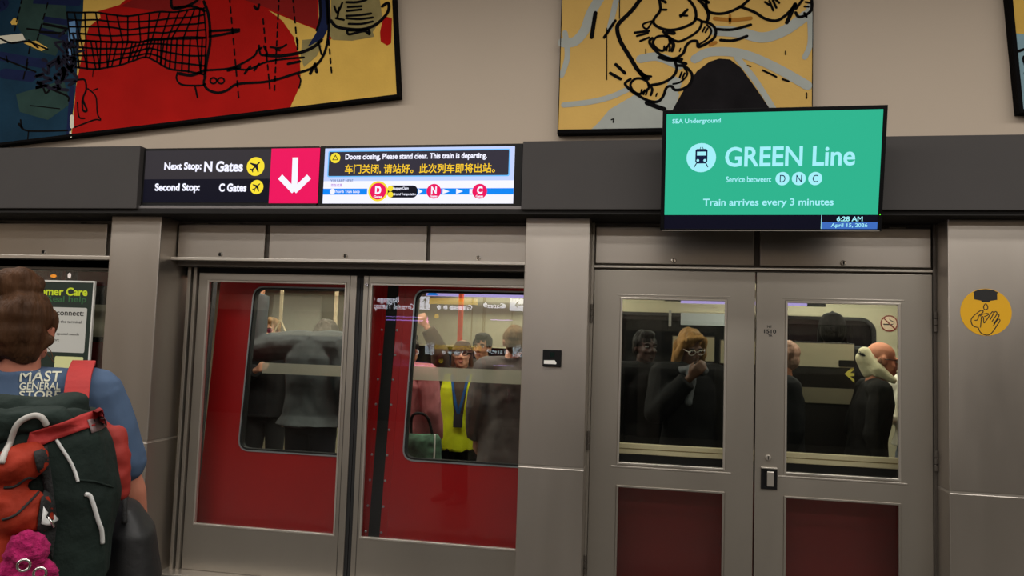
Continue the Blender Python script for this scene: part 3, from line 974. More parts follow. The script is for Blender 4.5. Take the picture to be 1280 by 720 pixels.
for P, wd in (([(255, 2), (261, 20), (263, 50), (259, 75), (256, 96)], 3), ([(214, -4), (216, 10), (230, 9), (245, 2), (250, -6)], 3), ([(218, 10), (240, 8), (256, 14)], 2.5),
              ([(262, 39), (299, 37)], 2.6), ([(262, 46), (280, 43), (299, 39)], 2.6), ([(262, 40), (262, 46)], 2),
              ([(256, 88), (285, 86), (302, 80), (318, 70), (322, 63), (327, 60)], 2.2), ([(324, 57), (326, 68), (334, 68), (330, 58)], 2.2), ([(332, 69), (350, 70), (375, 66), (392, 59), (402, 50)], 3.2),
              ([(285, 88), (300, 84)], 3), ([(292, 85), (310, 87), (332, 78), (355, 74), (380, 72)], 2), ([(306, 92), (313, 83)], 2.4), ([(318, 88), (324, 80)], 2.4), ([(360, 80), (375, 77)], 2.6),
              ([(257, 96), (255, 104), (260, 112), (272, 116), (284, 113), (298, 105), (335, 102), (370, 92), (392, 84), (405, 68), (411, 40), (410, 0)], 2.6),
              ([(222, 91), (221, 99), (228, 106), (250, 107), (257, 105)], 1.9), ([(244, 108), (247, 122)], 1.9), ([(224, 92), (240, 94), (256, 88)], 3.2), ([(338, 59), (350, 60), (358, 56)], 2), ([(345, 62), (350, 63)], 2),
              ([(400, -4), (401, 20), (396, 38)], 2.4), ([(408, -4), (410, 30)], 2.6), ([(372, 50), (372, 62)], 2), ([(318, 8), (322, 12), (324, 6)], 2.6),
              ([(414, 26), (420, 33), (432, 36), (452, 37), (468, 32), (480, 22), (486, 12), (485, 4), (478, 8)], 3), ([(433, 3), (446, 3), (458, 0)], 2.4), ([(435, 9), (452, 8)], 2.2), ([(434, 14), (452, 12)], 2.2),
              ([(433, 20), (450, 19), (464, 17)], 2.2), ([(433, 23), (450, 24), (466, 22)], 2.2), ([(436, 30), (452, 30), (466, 27)], 2.2), ([(434, 38), (436, 43), (446, 41), (456, 39), (462, 43), (460, 37), (448, 38), (434, 38)], 2.4),
              ([(418, 8), (422, 16), (428, 4)], 2.2), ([(422, 22), (424, 10)], 2.2), ([(420, 23), (430, 25)], 2.2), ([(394, 82), (396, 90)], 3), ([(388, 92), (394, 80)], 3),
              ([(372, 92), (376, 100), (374, 110)], 1.6), ([(398, 52), (402, 68)], 2),
              ([(0, 48), (15, 54), (35, 52), (60, 62)], 1.8), ([(36, 50), (48, 60)], 1.8), ([(0, 72), (20, 80), (45, 90)], 1.8), ([(10, 78), (8, 70)], 1.6), ([(35, 78), (33, 88)], 1.6),
              ([(50, 40), (80, 42)], 2.6), ([(55, 30), (84, 36)], 2.6), ([(34, 36), (50, 38)], 1.8), ([(97, 100), (106, 100), (108, 112), (104, 124), (109, 138), (104, 138), (103, 126)], 2), ([(97, 128), (99, 146), (106, 148)], 1.6),
              ([(110, 111), (120, 121), (122, 142), (126, 150), (118, 150), (94, 159)], 1.5), ([(117, 113), (122, 111)], 1.4), ([(117, 86), (116, 96)], 1), ([(26, 150), (30, 162), (50, 164), (85, 163)], 1.8), ([(24, 155), (28, 160)], 2.6), ([(36, 164), (35, 174)], 1.4), ([(60, 110), (84, 120), (86, 126)], 2),
              ([(53, 104), (57, 116), (62, 112), (56, 106)], 2), ([(38, 132), (75, 136)], 1)):
    ln.stroke(T(P), wd * PXU, N_)
for cx in (267, 276.5):
    ln.stroke(T([(cx + 4 * math.cos(k * PI / 4), 101 + 3.6 * math.sin(k * PI / 4)) for k in range(8)]), 1.8 * PXU, N_, closed=True)
for a_, b_, cnt in (((287, -4), (299, 128), 10), ((349, -4), (343, 118), 11), ((366, -4), (372, 60), 5), ((329, 24), (338, 116), 8), ((411, 50), (415, 96), 4), ((28, -2), (17, 44), 4), ((60, 4), (45, 56), 4), ((38, 58), (28, 106), 3)):
    ln.dashes(FA.px(*a_), FA.px(*b_), cnt, 1.7 * PXU, N_)
ln.build('brush_lines', BLACKP, art)
sb = MB(FA)
for k in range(26):
    x, y = rj.uniform(52, 92), rj.uniform(74, 112)
    sb.stroke(T([(x, y), (x + rj.uniform(-10, 10), y + rj.uniform(-8, 8)), (x + rj.uniform(-12, 12), y + rj.uniform(-6, 10))]), 3.2 * PXU, N_ + 0.0002)
for k in range(16):
    x, y = rj.uniform(70, 98), rj.uniform(28, 72)
    sb.stroke(T([(x, y), (x + rj.uniform(-10, 10), y + rj.uniform(-12, 12))]), 2.6 * PXU, N_ + 0.0002)
sb.build('dark_scribble', mat('blue_black_paint', (28, 26, 38), 0.75, spec=0.05), art)

# --- upright painting behind the green screen: sand yellow with black outline figures
FB2 = wallframe(-0.06)
art = painting('painting', 'sand yellow painting with black outlined feet and a dark hill, behind the green screen', FB2, -0.562, 2.838, 0.870, 4.0, YEL2, 0.058, BLACKP, 0.004)
MB(FB2).rect(-0.564, 2.836, 0.872, 2.862, -0.056, 0.006).build('lower_frame_edge', BLACKP, art, 0.003)
Q = lambda P: [FB2.px(680 + 0.2734 * x, 0.2734 * y) for x, y in P]
S_ = 0.2734 * 0.00462
gm = MB(FB2)
gm.prism(Q([(200, 605), (250, 560), (300, 500), (420, 430), (480, 470), (560, 440), (620, 430), (560, 605)]), 0.0, 0.0008)
for P, wd in (([(80, 345), (105, 270), (104, 200), (95, 150)], 26), ([(85, 195), (140, 190), (185, 140), (215, 60), (262, -20)], 46), ([(90, 480), (200, 468), (300, 445), (380, 410)], 26),
              ([(440, 270), (520, 260), (620, 300)], 40), ([(690, 270), (760, 238), (900, 245), (1050, 305), (1205, 392)], 42), ([(880, 262), (960, 360), (1050, 500)], 26),
              ([(780, 140), (900, 150), (1000, 172), (1100, 140), (1200, 70)], 48), ([(1212, 30), (1218, 190), (1192, 262)], 24), ([(330, 0), (300, 130)], 26), ([(600, 380), (560, 470)], 60)):
    gn = globals().get('gn', 0.001) + 0.00012
    gm.stroke(Q(P), wd * S_, gn)
gm.build('grey_wash', GREYP, art)
MB(FB2).prism(Q([(560, 585), (590, 498), (640, 410), (700, 325), (755, 283), (800, 268), (850, 272), (900, 310), (950, 378), (1000, 450), (1030, 495), (1075, 590)]), 0.0008, 0.0016).build('dark_hill', mat('charcoal_paint', (24, 22, 24), 0.75, spec=0.05, var=0.3, vscale=9, bump=0.4, bscale=14), art)
ol = MB(FB2)
for P, wd, cl_ in (([(450, -15), (400, 50), (345, 105), (335, 135), (350, 190), (395, 265), (425, 315), (455, 345), (475, 360)], 13, False), ([(235, 60), (218, 170)], 13, False), ([(326, 95), (275, 172)], 9, False),
                   ([(328, 295), (370, 335)], 10, False), ([(303, 335), (350, 362)], 10, False), ([(345, 0), (345, 85)], 3, False), ([(287, 130), (287, 365)], 3, False),
                   ([(525, -10), (532, 45), (505, 85), (502, 108), (530, 128), (580, 138), (640, 125), (690, 95), (690, 40), (655, -10)], 9, False), ([(530, 45), (560, 45)], 7, False), ([(540, 0), (556, 12)], 9, False),
                   ([(500, 95), (455, 110), (458, 128), (475, 130), (495, 98)], 6, False), ([(415, 150), (480, 142)], 8, False), ([(425, 165), (475, 152)], 7, False), ([(440, 188), (480, 172)], 7, False),
                   ([(690, 85), (720, 100), (705, 140), (655, 175), (610, 190), (565, 165), (545, 145)], 8, False), ([(560, 148), (595, 152)], 12, False), ([(625, 75), (655, 45)], 9, False), ([(622, 70), (655, 72)], 7, False),
                   ([(720, 98), (762, 110), (785, 140), (772, 180), (708, 215), (700, 190), (672, 190), (650, 210), (635, 245), (592, 270), (535, 252), (495, 215), (482, 190), (495, 175)], 9, False),
                   ([(745, 115), (765, 140), (750, 175), (708, 205)], 6, False), ([(725, 145), (735, 125)], 6, False), ([(738, 148), (748, 130)], 6, False),
                   ([(575, 200), (572, 175), (548, 165), (515, 170), (498, 195), (515, 222), (545, 232), (575, 200)], 8, False), ([(575, 180), (592, 205), (585, 232)], 11, False), ([(548, 230), (550, 212)], 6, False), ([(560, 232), (563, 212)], 6, False), ([(572, 234), (576, 214)], 6, False), ([(620, 235), (624, 222)], 5, False),
                   ([(525, 262), (570, 275), (630, 272)], 10, False), ([(590, 275), (650, 292)], 9, False),
                   ([(600, 285), (606, 320), (585, 355), (540, 380), (490, 390)], 9, False), ([(425, 320), (460, 345), (490, 350)], 7, False), ([(440, 335), (465, 362)], 12, False),
                   ([(608, 300), (645, 305), (676, 340), (670, 380), (640, 405), (600, 412), (582, 395), (560, 402), (545, 440), (520, 465), (475, 460), (420, 430), (380, 398), (372, 380), (395, 362)], 9, False),
                   ([(640, 308), (655, 340), (625, 375), (590, 385)], 6, False), ([(620, 355), (630, 330)], 6, False), ([(632, 358), (643, 335)], 6, False),
                   ([(480, 400), (472, 375), (445, 360), (415, 362), (395, 388), (410, 418), (440, 430), (478, 405)], 8, False), ([(478, 385), (495, 408), (488, 435)], 8, False), ([(443, 430), (447, 410)], 6, False), ([(455, 432), (460, 412)], 6, False), ([(466, 434), (472, 414)], 6, False), ([(512, 440), (516, 428)], 5, False), ([(470, 470), (520, 490), (550, 500)], 14, False),
                   ([(790, 134), (860, 136), (945, 114)], 9, False), ([(807, 184), (865, 186), (928, 166)], 9, False),
                   ([(740, -10), (745, 40), (770, 60), (830, 60), (900, 30), (945, -10)], 9, False), ([(895, 30), (960, 55), (1010, 86), (1062, 95), (1105, 70), (1150, 22)], 9, False), ([(1148, 20), (1110, 104)], 12, False),
                   ([(1150, 58), (1165, 78), (1195, 70), (1222, 45), (1224, 0)], 9, False), ([(1152, 40), (1185, -5)], 8, False), ([(1195, 10), (1215, 14)], 6, False), ([(1190, 30), (1210, 32)], 6, False), ([(1190, 60), (1200, 78)], 7, False),
                   ([(1010, 10), (1030, 24)], 7, False), ([(1030, 5), (1048, 48)], 7, False), ([(1045, 0), (1062, 36)], 7, False), ([(1055, -4), (1075, 14)], 7, False), ([(700, -8), (735, 30), (752, 70), (745, 100)], 10, False), ([(722, -5), (752, 12)], 10, False),
                   ([(930, 300), (945, 304)], 4, False), ([(1000, 322), (1030, 336), (1062, 352)], 6, False), ([(1090, 362), (1118, 372)], 6, False), ([(1104, 235), (1104, 250)], 4, False), ([(1200, 425), (1200, 450)], 4, False), ([(308, 548), (318, 545), (316, 560)], 4, False), ([(465, 225), (465, 245)], 3, False)):
    ol.stroke(Q(P), wd * S_ * 1.5, 0.0026, closed=cl_)
ol.build('brush_lines', BLACKP, art)
MB(FB2).stroke(Q([(780, 85), (860, 92), (945, 84)]), 18 * S_, 0.0022).stroke(Q([(850, 70), (850, 105)]), 12 * S_, 0.0022).stroke(Q([(760, 205), (785, 195)]), 16 * S_, 0.0022).build('brown_strokes', BROWNP, art)

# --- edge of a third painting at right
ang = math.radians(-4.2)
_o = wallframe(-0.06).px(1274, 141)
FC = Frame((_o[0], -0.06, _o[1]), (math.cos(ang), 0, -math.sin(ang) * -1), (math.sin(ang), 0, math.cos(ang)))
art = painting('painting', 'dark framed painting cut off by the right edge, blue grey under yellow', FC, 0, 0, 1.3, 1.05, mat('blue_grey_canvas', (122, 150, 160), 0.75, spec=0.05, var=0.12, vscale=8), 0.058, BLACKP, 0.022)
MB(FC).prism([(0.022, 0.44), (0.4, 0.40), (0.9, 0.52), (1.278, 0.5), (1.278, 1.028), (0.022, 1.028)], 0, 0.001).build('yellow_field', YEL, art)
cm = MB(FC)
for P, wd in (([(0.024, 0.34), (0.10, 0.36), (0.16, 0.30), (0.12, 0.24), (0.06, 0.26), (0.05, 0.31), (0.12, 0.33)], 0.014), ([(0.05, 0.22), (0.2, 0.2), (0.5, 0.3), (0.8, 0.25)], 0.02), ([(0.05, 0.27), (0.11, 0.19), (0.3, 0.12)], 0.012)):
    cm.stroke(P, wd, 0.0026)
cm.build('brush_lines', BLACKP, art)


# ================================================================== the train behind the doors
TRED = mat('train_red_enamel', (186, 22, 26), 0.3, var=0.05, vscale=3, coat=0.3)
TRED2 = mat('train_red_dimmed', (120, 24, 22), 0.35, var=0.08, vscale=3)  # the train red darkened in its colour, standing for less light
CREAM = mat('cream_train_lining', (176, 169, 142), 0.5, var=0.04, vscale=3)
CREAM2 = mat('cream_rail', (244, 226, 184), 0.4, var=0.06, vscale=10)
TGREY = mat('grey_train_lining', (128, 126, 120), 0.5)
TFLOOR = mat('train_floor_vinyl', (60, 58, 56), 0.6)
DARKWIN = mat('dark_window', (16, 17, 18), 0.12)
TRAIN_GLASS = glass('train_window_glass', (0.86, 0.88, 0.86), 0.0, 0.5)
SILVER = mat('aluminium_trim', (190, 194, 200), 0.3, 0.6)
th = math.radians(2.6)
FTR = Frame((0, 0.5, 1.2), (1, 0, 0), (0, math.sin(th), math.cos(th)))
tp = lambda L: [FTR.px(*q) for q in L]


def round_poly(P, r, seg=6):
    out = []
    n = len(P)
    for i in range(n):
        a, b, c = Vector(P[i - 1]), Vector(P[i]), Vector(P[(i + 1) % n])
        d0, d1 = (a - b).normalized(), (c - b).normalized()
        p0, p1 = b + d0 * r, b + d1 * r
        for k in range(seg + 1):
            t = k / seg
            q = p0 * (1 - t) ** 2 + b * 2 * t * (1 - t) + p1 * t * t
            out.append((q.x, q.y))
    return out


def inset(P, d):
    n = len(P)
    c = Vector((sum(p[0] for p in P) / n, sum(p[1] for p in P) / n))
    out = []
    for i in range(n):
        a, b, e = Vector(P[i - 1]), Vector(P[i]), Vector(P[(i + 1) % n])
        t = (e - a).normalized()
        nn = Vector((t.y, -t.x))
        if (c - b).dot(nn) < 0:
            nn = -nn
        out.append((b.x + nn.x * d, b.y + nn.y * d))
    return out


train = thing('train_car', 'red train car standing behind the glass platform doors', 'train', (-1.0, 1.8, 0))
# window outlines measured through the panes (the last corner lies hidden behind the door stile or the pier)
lw = tp([(318, 356.5), (297.5, 563)])
slant = (lw[0][0] - lw[1][0]) / (lw[0][1] - lw[1][1])
WT, WB = tp([(380, 359)])[0][1], tp([(360, 567)])[0][1]
xl1 = lambda v: lw[1][0] + slant * (v - lw[1][1])
win1 = [(xl1(WB), WB), (-1.965 + slant * (WB - 0.3), WB), (-1.965 + slant * (WT - 0.3), WT), (xl1(WT), WT)]
rw = tp([(524, 362.5), (503, 575)])
xl2 = lambda v: rw[1][0] + slant * (v - rw[1][1])
WB2 = tp([(575, 580)])[0][1]
WT2 = tp([(590, 363)])[0][1]
win2 = [(xl2(WB2), WB2), (-0.70 + slant * WB2, WB2), (-0.70 + slant * WT2, WT2), (xl2(WT2), WT2)]
VB, VT = -1.05, 1.0
sm = tp([(484, 358), (460.5, 668)])
xs = lambda v: sm[1][0] + slant * (v - sm[1][1])
SEAMW = 0.077
re_ = tp([(271, 352), (250, 600)])
xe = lambda v: re_[1][0] + slant * (v - re_[1][1])
R1, R2 = round_poly(win1, 0.085), round_poly(win2, 0.085)
MB(FTR).prism([(xe(VB), VB), (xs(VB) - 0.001, VB), (xs(VT) - 0.001, VT), (xe(VT), VT)], -0.04, 0, [R1]).build('train_door_leaf', TRED, train)
MB(FTR).prism([(xs(VB) + SEAMW, VB), (-0.50, VB), (-0.50, VT), (xs(VT) + SEAMW, VT)], -0.04, 0, [R2]).build('train_door_leaf', TRED, train)
MB(FTR).prism([(xs(VB), VB), (xs(VB) + SEAMW, VB), (xs(VT) + SEAMW, VT), (xs(VT), VT)], -0.03, 0.004).build('door_seal', RUBBER, train)
for R_, wn in ((R1, 'left'), (R2, 'right')):
    g = MB(FTR).prism(R_, -0.04, 0.008, [inset(R_, 0.020)]).build('window_gasket', RUBBER, train)
    MB(FTR).prism(inset(R_, -0.001), 0.0, 0.010, [inset(R_, 0.009)]).build('bright_edge', SILVER, g)
    MB(FTR).prism(inset(R_, 0.016), -0.025, -0.020).build('window_glass', TRAIN_GLASS, train)
# cream films on the two door windows imitate platform reflections, dense strip and light veil
def reflection_film(name, rgb, a):
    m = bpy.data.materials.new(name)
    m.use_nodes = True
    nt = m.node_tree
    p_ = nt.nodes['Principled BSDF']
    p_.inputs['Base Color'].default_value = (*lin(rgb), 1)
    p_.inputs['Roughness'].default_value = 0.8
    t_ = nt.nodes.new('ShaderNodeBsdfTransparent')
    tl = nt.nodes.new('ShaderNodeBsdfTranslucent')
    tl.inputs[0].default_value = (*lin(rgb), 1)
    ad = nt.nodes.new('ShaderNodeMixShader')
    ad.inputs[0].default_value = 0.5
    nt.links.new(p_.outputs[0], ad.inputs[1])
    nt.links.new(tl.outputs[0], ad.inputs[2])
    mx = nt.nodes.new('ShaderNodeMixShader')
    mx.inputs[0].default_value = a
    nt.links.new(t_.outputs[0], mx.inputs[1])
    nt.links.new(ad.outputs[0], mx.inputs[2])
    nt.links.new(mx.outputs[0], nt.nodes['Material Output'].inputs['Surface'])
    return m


FR1, FR2 = reflection_film('reflection_band_film', (220, 214, 196), 0.5), reflection_film('reflection_veil_film', (220, 214, 196), 0.16)
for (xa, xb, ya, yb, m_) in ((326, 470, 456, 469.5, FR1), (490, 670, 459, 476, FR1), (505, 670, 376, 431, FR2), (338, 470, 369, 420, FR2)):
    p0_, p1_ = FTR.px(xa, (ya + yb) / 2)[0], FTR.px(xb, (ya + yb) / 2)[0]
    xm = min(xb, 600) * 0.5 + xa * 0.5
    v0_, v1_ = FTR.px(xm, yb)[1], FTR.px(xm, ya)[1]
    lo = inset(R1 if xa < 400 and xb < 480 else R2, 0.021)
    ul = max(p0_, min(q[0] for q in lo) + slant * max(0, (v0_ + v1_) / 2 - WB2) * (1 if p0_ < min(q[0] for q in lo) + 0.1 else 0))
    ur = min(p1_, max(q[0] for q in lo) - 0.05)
    MB(FTR).prism([(ul, v0_), (ur, v0_), (ur, v1_), (ul + slant * (v1_ - v0_), v1_)], -0.0195, -0.0185).build('reflection_band' if m_ is FR1 else 'reflection_veil', m_, train)
rv = MB(FTR)
for side, pts in ((0, [(478.8, 412.4), (477, 442.7), (473, 473.8), (469, 505), (465.3, 536), (464, 568)]), (1, [(497.5, 412.8), (494.4, 443.5), (491.7, 473), (488.6, 505.7), (485.9, 537.2), (482.8, 569)])):
    vs_ = [FTR.px(*p)[1] for p in pts]
    st_ = (vs_[0] - vs_[-1]) / 5
    du = sum(FTR.px(*p)[0] - xs(FTR.px(*p)[1]) for p in pts) / 6
    for k in range(-1, 11):
        v = vs_[0] - st_ * k
        if v < 0.95:
            rv.ball(FTR.p(xs(v) + du, v, 0.0), 0.009, 8)
rv.build('rivets', SILVER, train, smooth=True)
fl = MB(FTR)
for dx in (-0.035, 0.115):
    fl.prism([(xs(VB) + dx, VB), (xs(VB) + dx + 0.012, VB), (xs(VT) + dx + 0.012, VT), (xs(VT) + dx, VT)], 0.0, 0.004)
fl.build('door_edge_strips', TRED, train)
# body left of the doors, with a pale pillar behind the first pane edge
MB(FTR).prism([(-6.2, VB), (-3.24, VB), (-3.24, VT), (-6.2, VT)], -0.10, -0.05, [[(-5.6, 0.30), (-3.62, 0.30), (-3.62, 0.72), (-5.6, 0.72)]]).build('body_panel', TRED2, train)
MB(FTR).rect(-5.65, 0.25, -3.57, 0.76, -0.09, -0.075).build('body_window', DARKWIN, train)
MB(FTR).rect(-4.6, 0.34, -3.78, 0.58, -0.074, -0.07).build('lit_panel', CREAM, train)
MB(FTR).rect(-3.24, VB, -3.135, VT, -0.12, -0.07).build('door_pillar', RUBBER, train)
MB(FTR).rect(-3.20, 0.34, -3.145, 0.62, -0.07, -0.064).build('pillar_plate', WHITE, train)
# body right of the doors: long window above a cream rail, dark band, dark red skirt
BX0, BX1 = -0.50, 4.0
WW = rrect(-0.42, -0.30, 1.72, 0.84, 0.06)
MB(FTR).prism([(BX0, VB), (BX1, VB), (BX1, VT), (BX0, VT)], -0.04, 0, [WW]).build('body_panel', TRED2, train)
MB(FTR).prism(WW, -0.03, 0.006, [inset(WW, 0.014)]).build('window_gasket', RUBBER, train)
MB(FTR).prism(inset(WW, 0.010), -0.025, -0.020).build('window_glass', glass('train_side_window_glass', (0.86, 0.88, 0.85), 0.0, 0.5), train)
r0, r1 = FTR.px(840, 556.8)[1], FTR.px(840, 570.3)[1]
cr_ = MB(FTR).rect(-0.41, r1, 1.71, r0, -0.018, 0.014).build('waist_rail', CREAM2, train, 0.005)
MB(FTR).rect(-0.41, (r0 + r1) / 2 - 0.003, 1.71, (r0 + r1) / 2 + 0.003, 0.012, 0.0155).build('rail_groove', mat('tan_groove', (150, 128, 84), 0.5), cr_)
MB(FTR).rect(-0.46, -0.40, 1.76, r1 + 0.001, -0.03, 0.007).build('dark_band', BLACK, train)
# inside: floor, ceiling, far wall with windows
MB().box(-6.2, 4.0, 0.58, 3.25, -0.08, 0.0).build('floor', TFLOOR, train)
MB().box(-6.2, 4.0, 0.62, 3.25, 2.50, 2.56).build('ceiling', CREAM, train)
FW = wallframe(3.1)
dark_x0, dark_x1 = FW.px(770, 440)[0], FW.px(1095, 440)[0]
dz1 = FW.px(960, 394)[1]
far = [(-6.2, 0), (4.0, 0), (4.0, 2.5), (-6.2, 2.5)]
fw = rrect(dark_x0 - 0.5, 1.0, dark_x1, dz1, 0.14)
fw2 = rrect(FW.px(655, 440)[0] - 2.9, 0.95, FW.px(655, 440)[0] + 0.1, FW.px(560, 433)[1], 0.08)
MB(FW).prism(far, -0.06, 0, [fw, fw2]).build('far_wall', CREAM, train)
MB(FW).prism(inset(fw, -0.01), -0.05, -0.03).build('far_window', DARKWIN, train)
MB(FW).prism(inset(fw2, -0.01), -0.05, -0.03).build('far_window', DARKWIN, train)
MB(FW).prism(fw, -0.02, 0.012, [inset(fw, 0.03)]).build('far_window_frame', RUBBER, train)
# a header ledge, dark ceiling duct and lamp strips along the far wall
MB().box(-6.2, 4.0, 2.95, 3.1, 2.16, 2.20).build('header_ledge', CREAM, train, 0.004)
MB().box(-6.2, -1.95, 2.6, 3.1, 2.13, 2.24).build('ceiling_duct', mat('dark_duct', (44, 40, 36), 0.6), train, 0.01)
FL = wallframe(2.9)
LILAC = emit('lilac_light_strip', (205, 180, 255), 1.0)
u0, u1 = FL.px(851, 376)[0], FL.px(1009, 381)[0]
vz = FL.px(930, 378.5)[1]
MB(FL).rect(u0, vz - 0.016, u1, vz + 0.016, -0.03, 0.0).build('light_strip', LILAC, train)
MB(FL).rect(u1, vz - 0.02, u1 + 0.16, vz + 0.01, -0.03, 0.0).rect(u0 - 0.15, vz - 0.0, u0, vz + 0.02, -0.03, 0).build('strip_socket', BLACK, train)
u0, u1 = FL.px(533, 358)[0], FL.px(668, 362)[0]
vz = FL.px(590, 366.5)[1]
ds = MB(FL).rect(u0, vz - 0.034, u1, vz + 0.034, -0.03, 0.0).build('message_strip', LILAC, train)
MB(FL).prism([(u0 + 0.01, vz - 0.03), (u0 + 0.13, vz - 0.03), (u0 + 0.06, vz + 0.03)], 0, 0.002).build('blue_mark', SCREEN_BLUE, ds)
# seams of the far lining
sl = MB(FW)
for x_ in (590, 604, 606, 640):
    u = FW.px(x_, 400)[0]
    sl.rect(u - 0.006, 1.5, u + 0.006, 2.45, 0.0, 0.004)
sl.build('lining_seams', mat('tan_seam', (150, 138, 104), 0.5), train)
F26 = wallframe(2.8)
a0, a1 = F26.px(337, 369), F26.px(398, 440)
MB(F26).rect(a0[0], a1[1], a1[0], a0[1], -0.03, 0.0).build('lining_board', mat('pale_grey_board', (168, 164, 150), 0.4), train, 0.006)
a0, a1 = F26.px(851, 391), F26.px(918, 408)
MB(F26).rect(a0[0], a1[1], a1[0], a0[1], -0.02, 0.0).build('reflection_panel', mat('pale_blue_grey_board', (150, 156, 158), 0.4), train, 0.004)  # pale board imitating a reflection in the door glass
MB(F26).rect(a0[0], a0[1] + 0.01, a1[0], a0[1] + 0.022, -0.02, 0.0).build('board_rail', CREAM, train)
a0, a1 = F26.px(836, 388), F26.px(839, 408)
MB(F26).rect(a0[0], a1[1], a0[0] + 0.025, a0[1], -0.02, 0.0).build('window_catch', TGREY, train, 0.002)
# added dark panels behind the right windows, cream boards imitating mirrored bands, a yellow chevron
FS = wallframe(1.18)
def screen(xa, xb, boards, name):
    ua, ub = FS.px(xa, 440)[0], FS.px(xb, 440)[0]
    top = FS.px((xa + xb) / 2, boards[0][0] - 1.5)[1]
    s_ = MB(FS).rect(ua, 0.0, ub, top, -0.03, 0.0).build(name, mat('dark_screen_panel', (28, 24, 22), 0.35), train, 0.004)
    for k, (ya, yb) in enumerate(boards):
        zt, zb = FS.px((xa + xb) / 2, ya)[1], FS.px((xa + xb) / 2, yb)[1]
        MB(FS).rect(ua + 0.004, zb, ub - 0.004, zt, 0.0, 0.006).build('reflection_board', CREAM if k == 0 else mat('dull_reflection_board', (120, 112, 92), 0.5), s_, 0.002)
    return s_
s1 = screen(840, 893.5, ((421, 451), (480, 496)), 'reflection_backing')
s2 = screen(900, 1068.5, ((428, 457), (483, 502)), 'reflection_backing')
q0 = FS.px(1048, 450)
q1 = FS.px(1068, 459)
MB(FS).prism(rrect(q0[0], q1[1], q1[0], q0[1], 0.01), 0.006, 0.008).build('dark_notch', BLACK, s2)
cv = MB(FS).prism([FS.px(*p) for p in ((1055.8, 467.3), (1066.8, 457.6), (1067.6, 462), (1062.5, 466.2), (1067.8, 466.6), (1067.8, 470), (1062.5, 470.2), (1067.8, 474.5), (1067.9, 478.4))], 0.0, 0.002)
cv.build('chevron_sticker', mat('pale_yellow_vinyl', (226, 214, 96), 0.5), s2)
# no smoking sign on the far lining
c = FW.px(1111.3, 404.4)
rr = 0.076
ns = MB(FW).prism(circ(c, rr), 0, 0.003).build('no_smoking_sign', mat('pale_sign', (214, 190, 164), 0.5), train)
MB(FW).ring(c, rr * 0.86, rr, 0.003, 0.005).stroke([(c[0] - rr * 0.66, c[1] + rr * 0.66), (c[0] + rr * 0.66, c[1] - rr * 0.66)], rr * 0.15, 0.0055).build('prohibition_ring', mat('sign_red', (120, 26, 20), 0.5), ns)
MB(FW).stroke([(c[0] - rr * 0.6, c[1] - rr * 0.12), (c[0] + rr * 0.35, c[1] - rr * 0.12)], rr * 0.16, 0.0045).stroke([(c[0] + rr * 0.5, c[1] - rr * 0.1), (c[0] + rr * 0.55, c[1] + rr * 0.2), (c[0] + rr * 0.3, c[1] + rr * 0.3), (c[0] + rr * 0.05, c[1] + rr * 0.5)], rr * 0.09, 0.0045).build('cigarette_symbol', INK, ns)
# poles and hanging handle
def at(x, y, Y):
    u, v = wallframe(Y).px(x, y)
    return Vector((u, Y, v))
p = at(420, 385, 1.75)
MB().cyl((p.x, p.y, 0), (p.x, p.y, 2.5), 0.017, seg=16).build('grab_pole', CREAM2, train, smooth=False)
p = at(576, 390, 2.3)
MB().cyl((p.x, p.y, 0), (p.x, p.y, 2.5), 0.024, seg=16).build('grab_pole', mat('orange_red_pole', (220, 74, 44), 0.4), train)
p, q_ = at(353, 358, 1.9), at(352, 419, 1.9)
hh = MB().box(p.x - 0.014, p.x + 0.014, 1.895, 1.905, q_.z + 0.13, 2.5).build('hanging_strap', CREAM2, train)
tr_ = [(p.x - 0.07, 1.9, q_.z), (p.x + 0.07, 1.9, q_.z), (p.x, 1.9, q_.z + 0.14)]
MB().tube(tr_, 0.011, 8, smooth=False, closed=True).build('triangle_handle', CREAM2, hh)
# signs over the far side of the platform, mirrored in the door glass
YS = YO + 0.14
FO = Frame((0, YS, 0), (-1, 0, 0), (0, 0, 1))


def mirrored(x, y):
    """where a thing on the far side of the platform stands if the door glass mirrors it at this pixel"""
    u, v = wallframe(0.6 - YS).px(x, y)
    return (-u, v)


g = tag(empty('far_gate_sign', (-2, YS, 2.5)), 'dark gate sign with white arrows and yellow panel across the platform', 'sign')
def mrect(mb, x0, y0, x1, y1, n0, n1):
    a, b = mirrored(x0, y0), mirrored(x1, y1)
    return mb.rect(min(a[0], b[0]), min(a[1], b[1]), max(a[0], b[0]), max(a[1], b[1]), n0, n1, FO)
def mtext(mb, s, x0, y0, x1, y1, n):
    a, b = mirrored(x1, y0), mirrored(x0, y1)
    return mb.text(s, a[0], b[0], (a[1] + b[1]) / 2, abs(a[1] - b[1]), n, 0.02)
mrect(MB(FO), 440, 352, 690, 405, -0.02, 0.0).build('housing', BLACK, g)
BR = emit('far_white_print', (240, 240, 255), 9)
BY = emit('far_yellow_panel', (250, 200, 30), 5)
BV = emit('far_violet_panel', (190, 150, 255), 7.0)
mrect(MB(FO), 536, 372, 596, 381, 0, 0.004).build('yellow_panel', BY, g)
wb = mrect(MB(FO), 524.5, 370.5, 536, 387, 0, 0.004)
mrect(wb, 637, 373, 660, 389, 0, 0.004).build('arrow_panel', BR, g)
t2 = MB(FO)
mtext(t2, 'Baggage Claim', 448, 371, 498, 379, 0.004)
mtext(t2, 'Ground Transportation', 440, 380, 517, 387, 0.004)
mtext(t2, 'Gates', 609, 379, 631, 385, 0.004)
mtext(t2, 'Gates', 566, 381, 590, 387, 0.004)
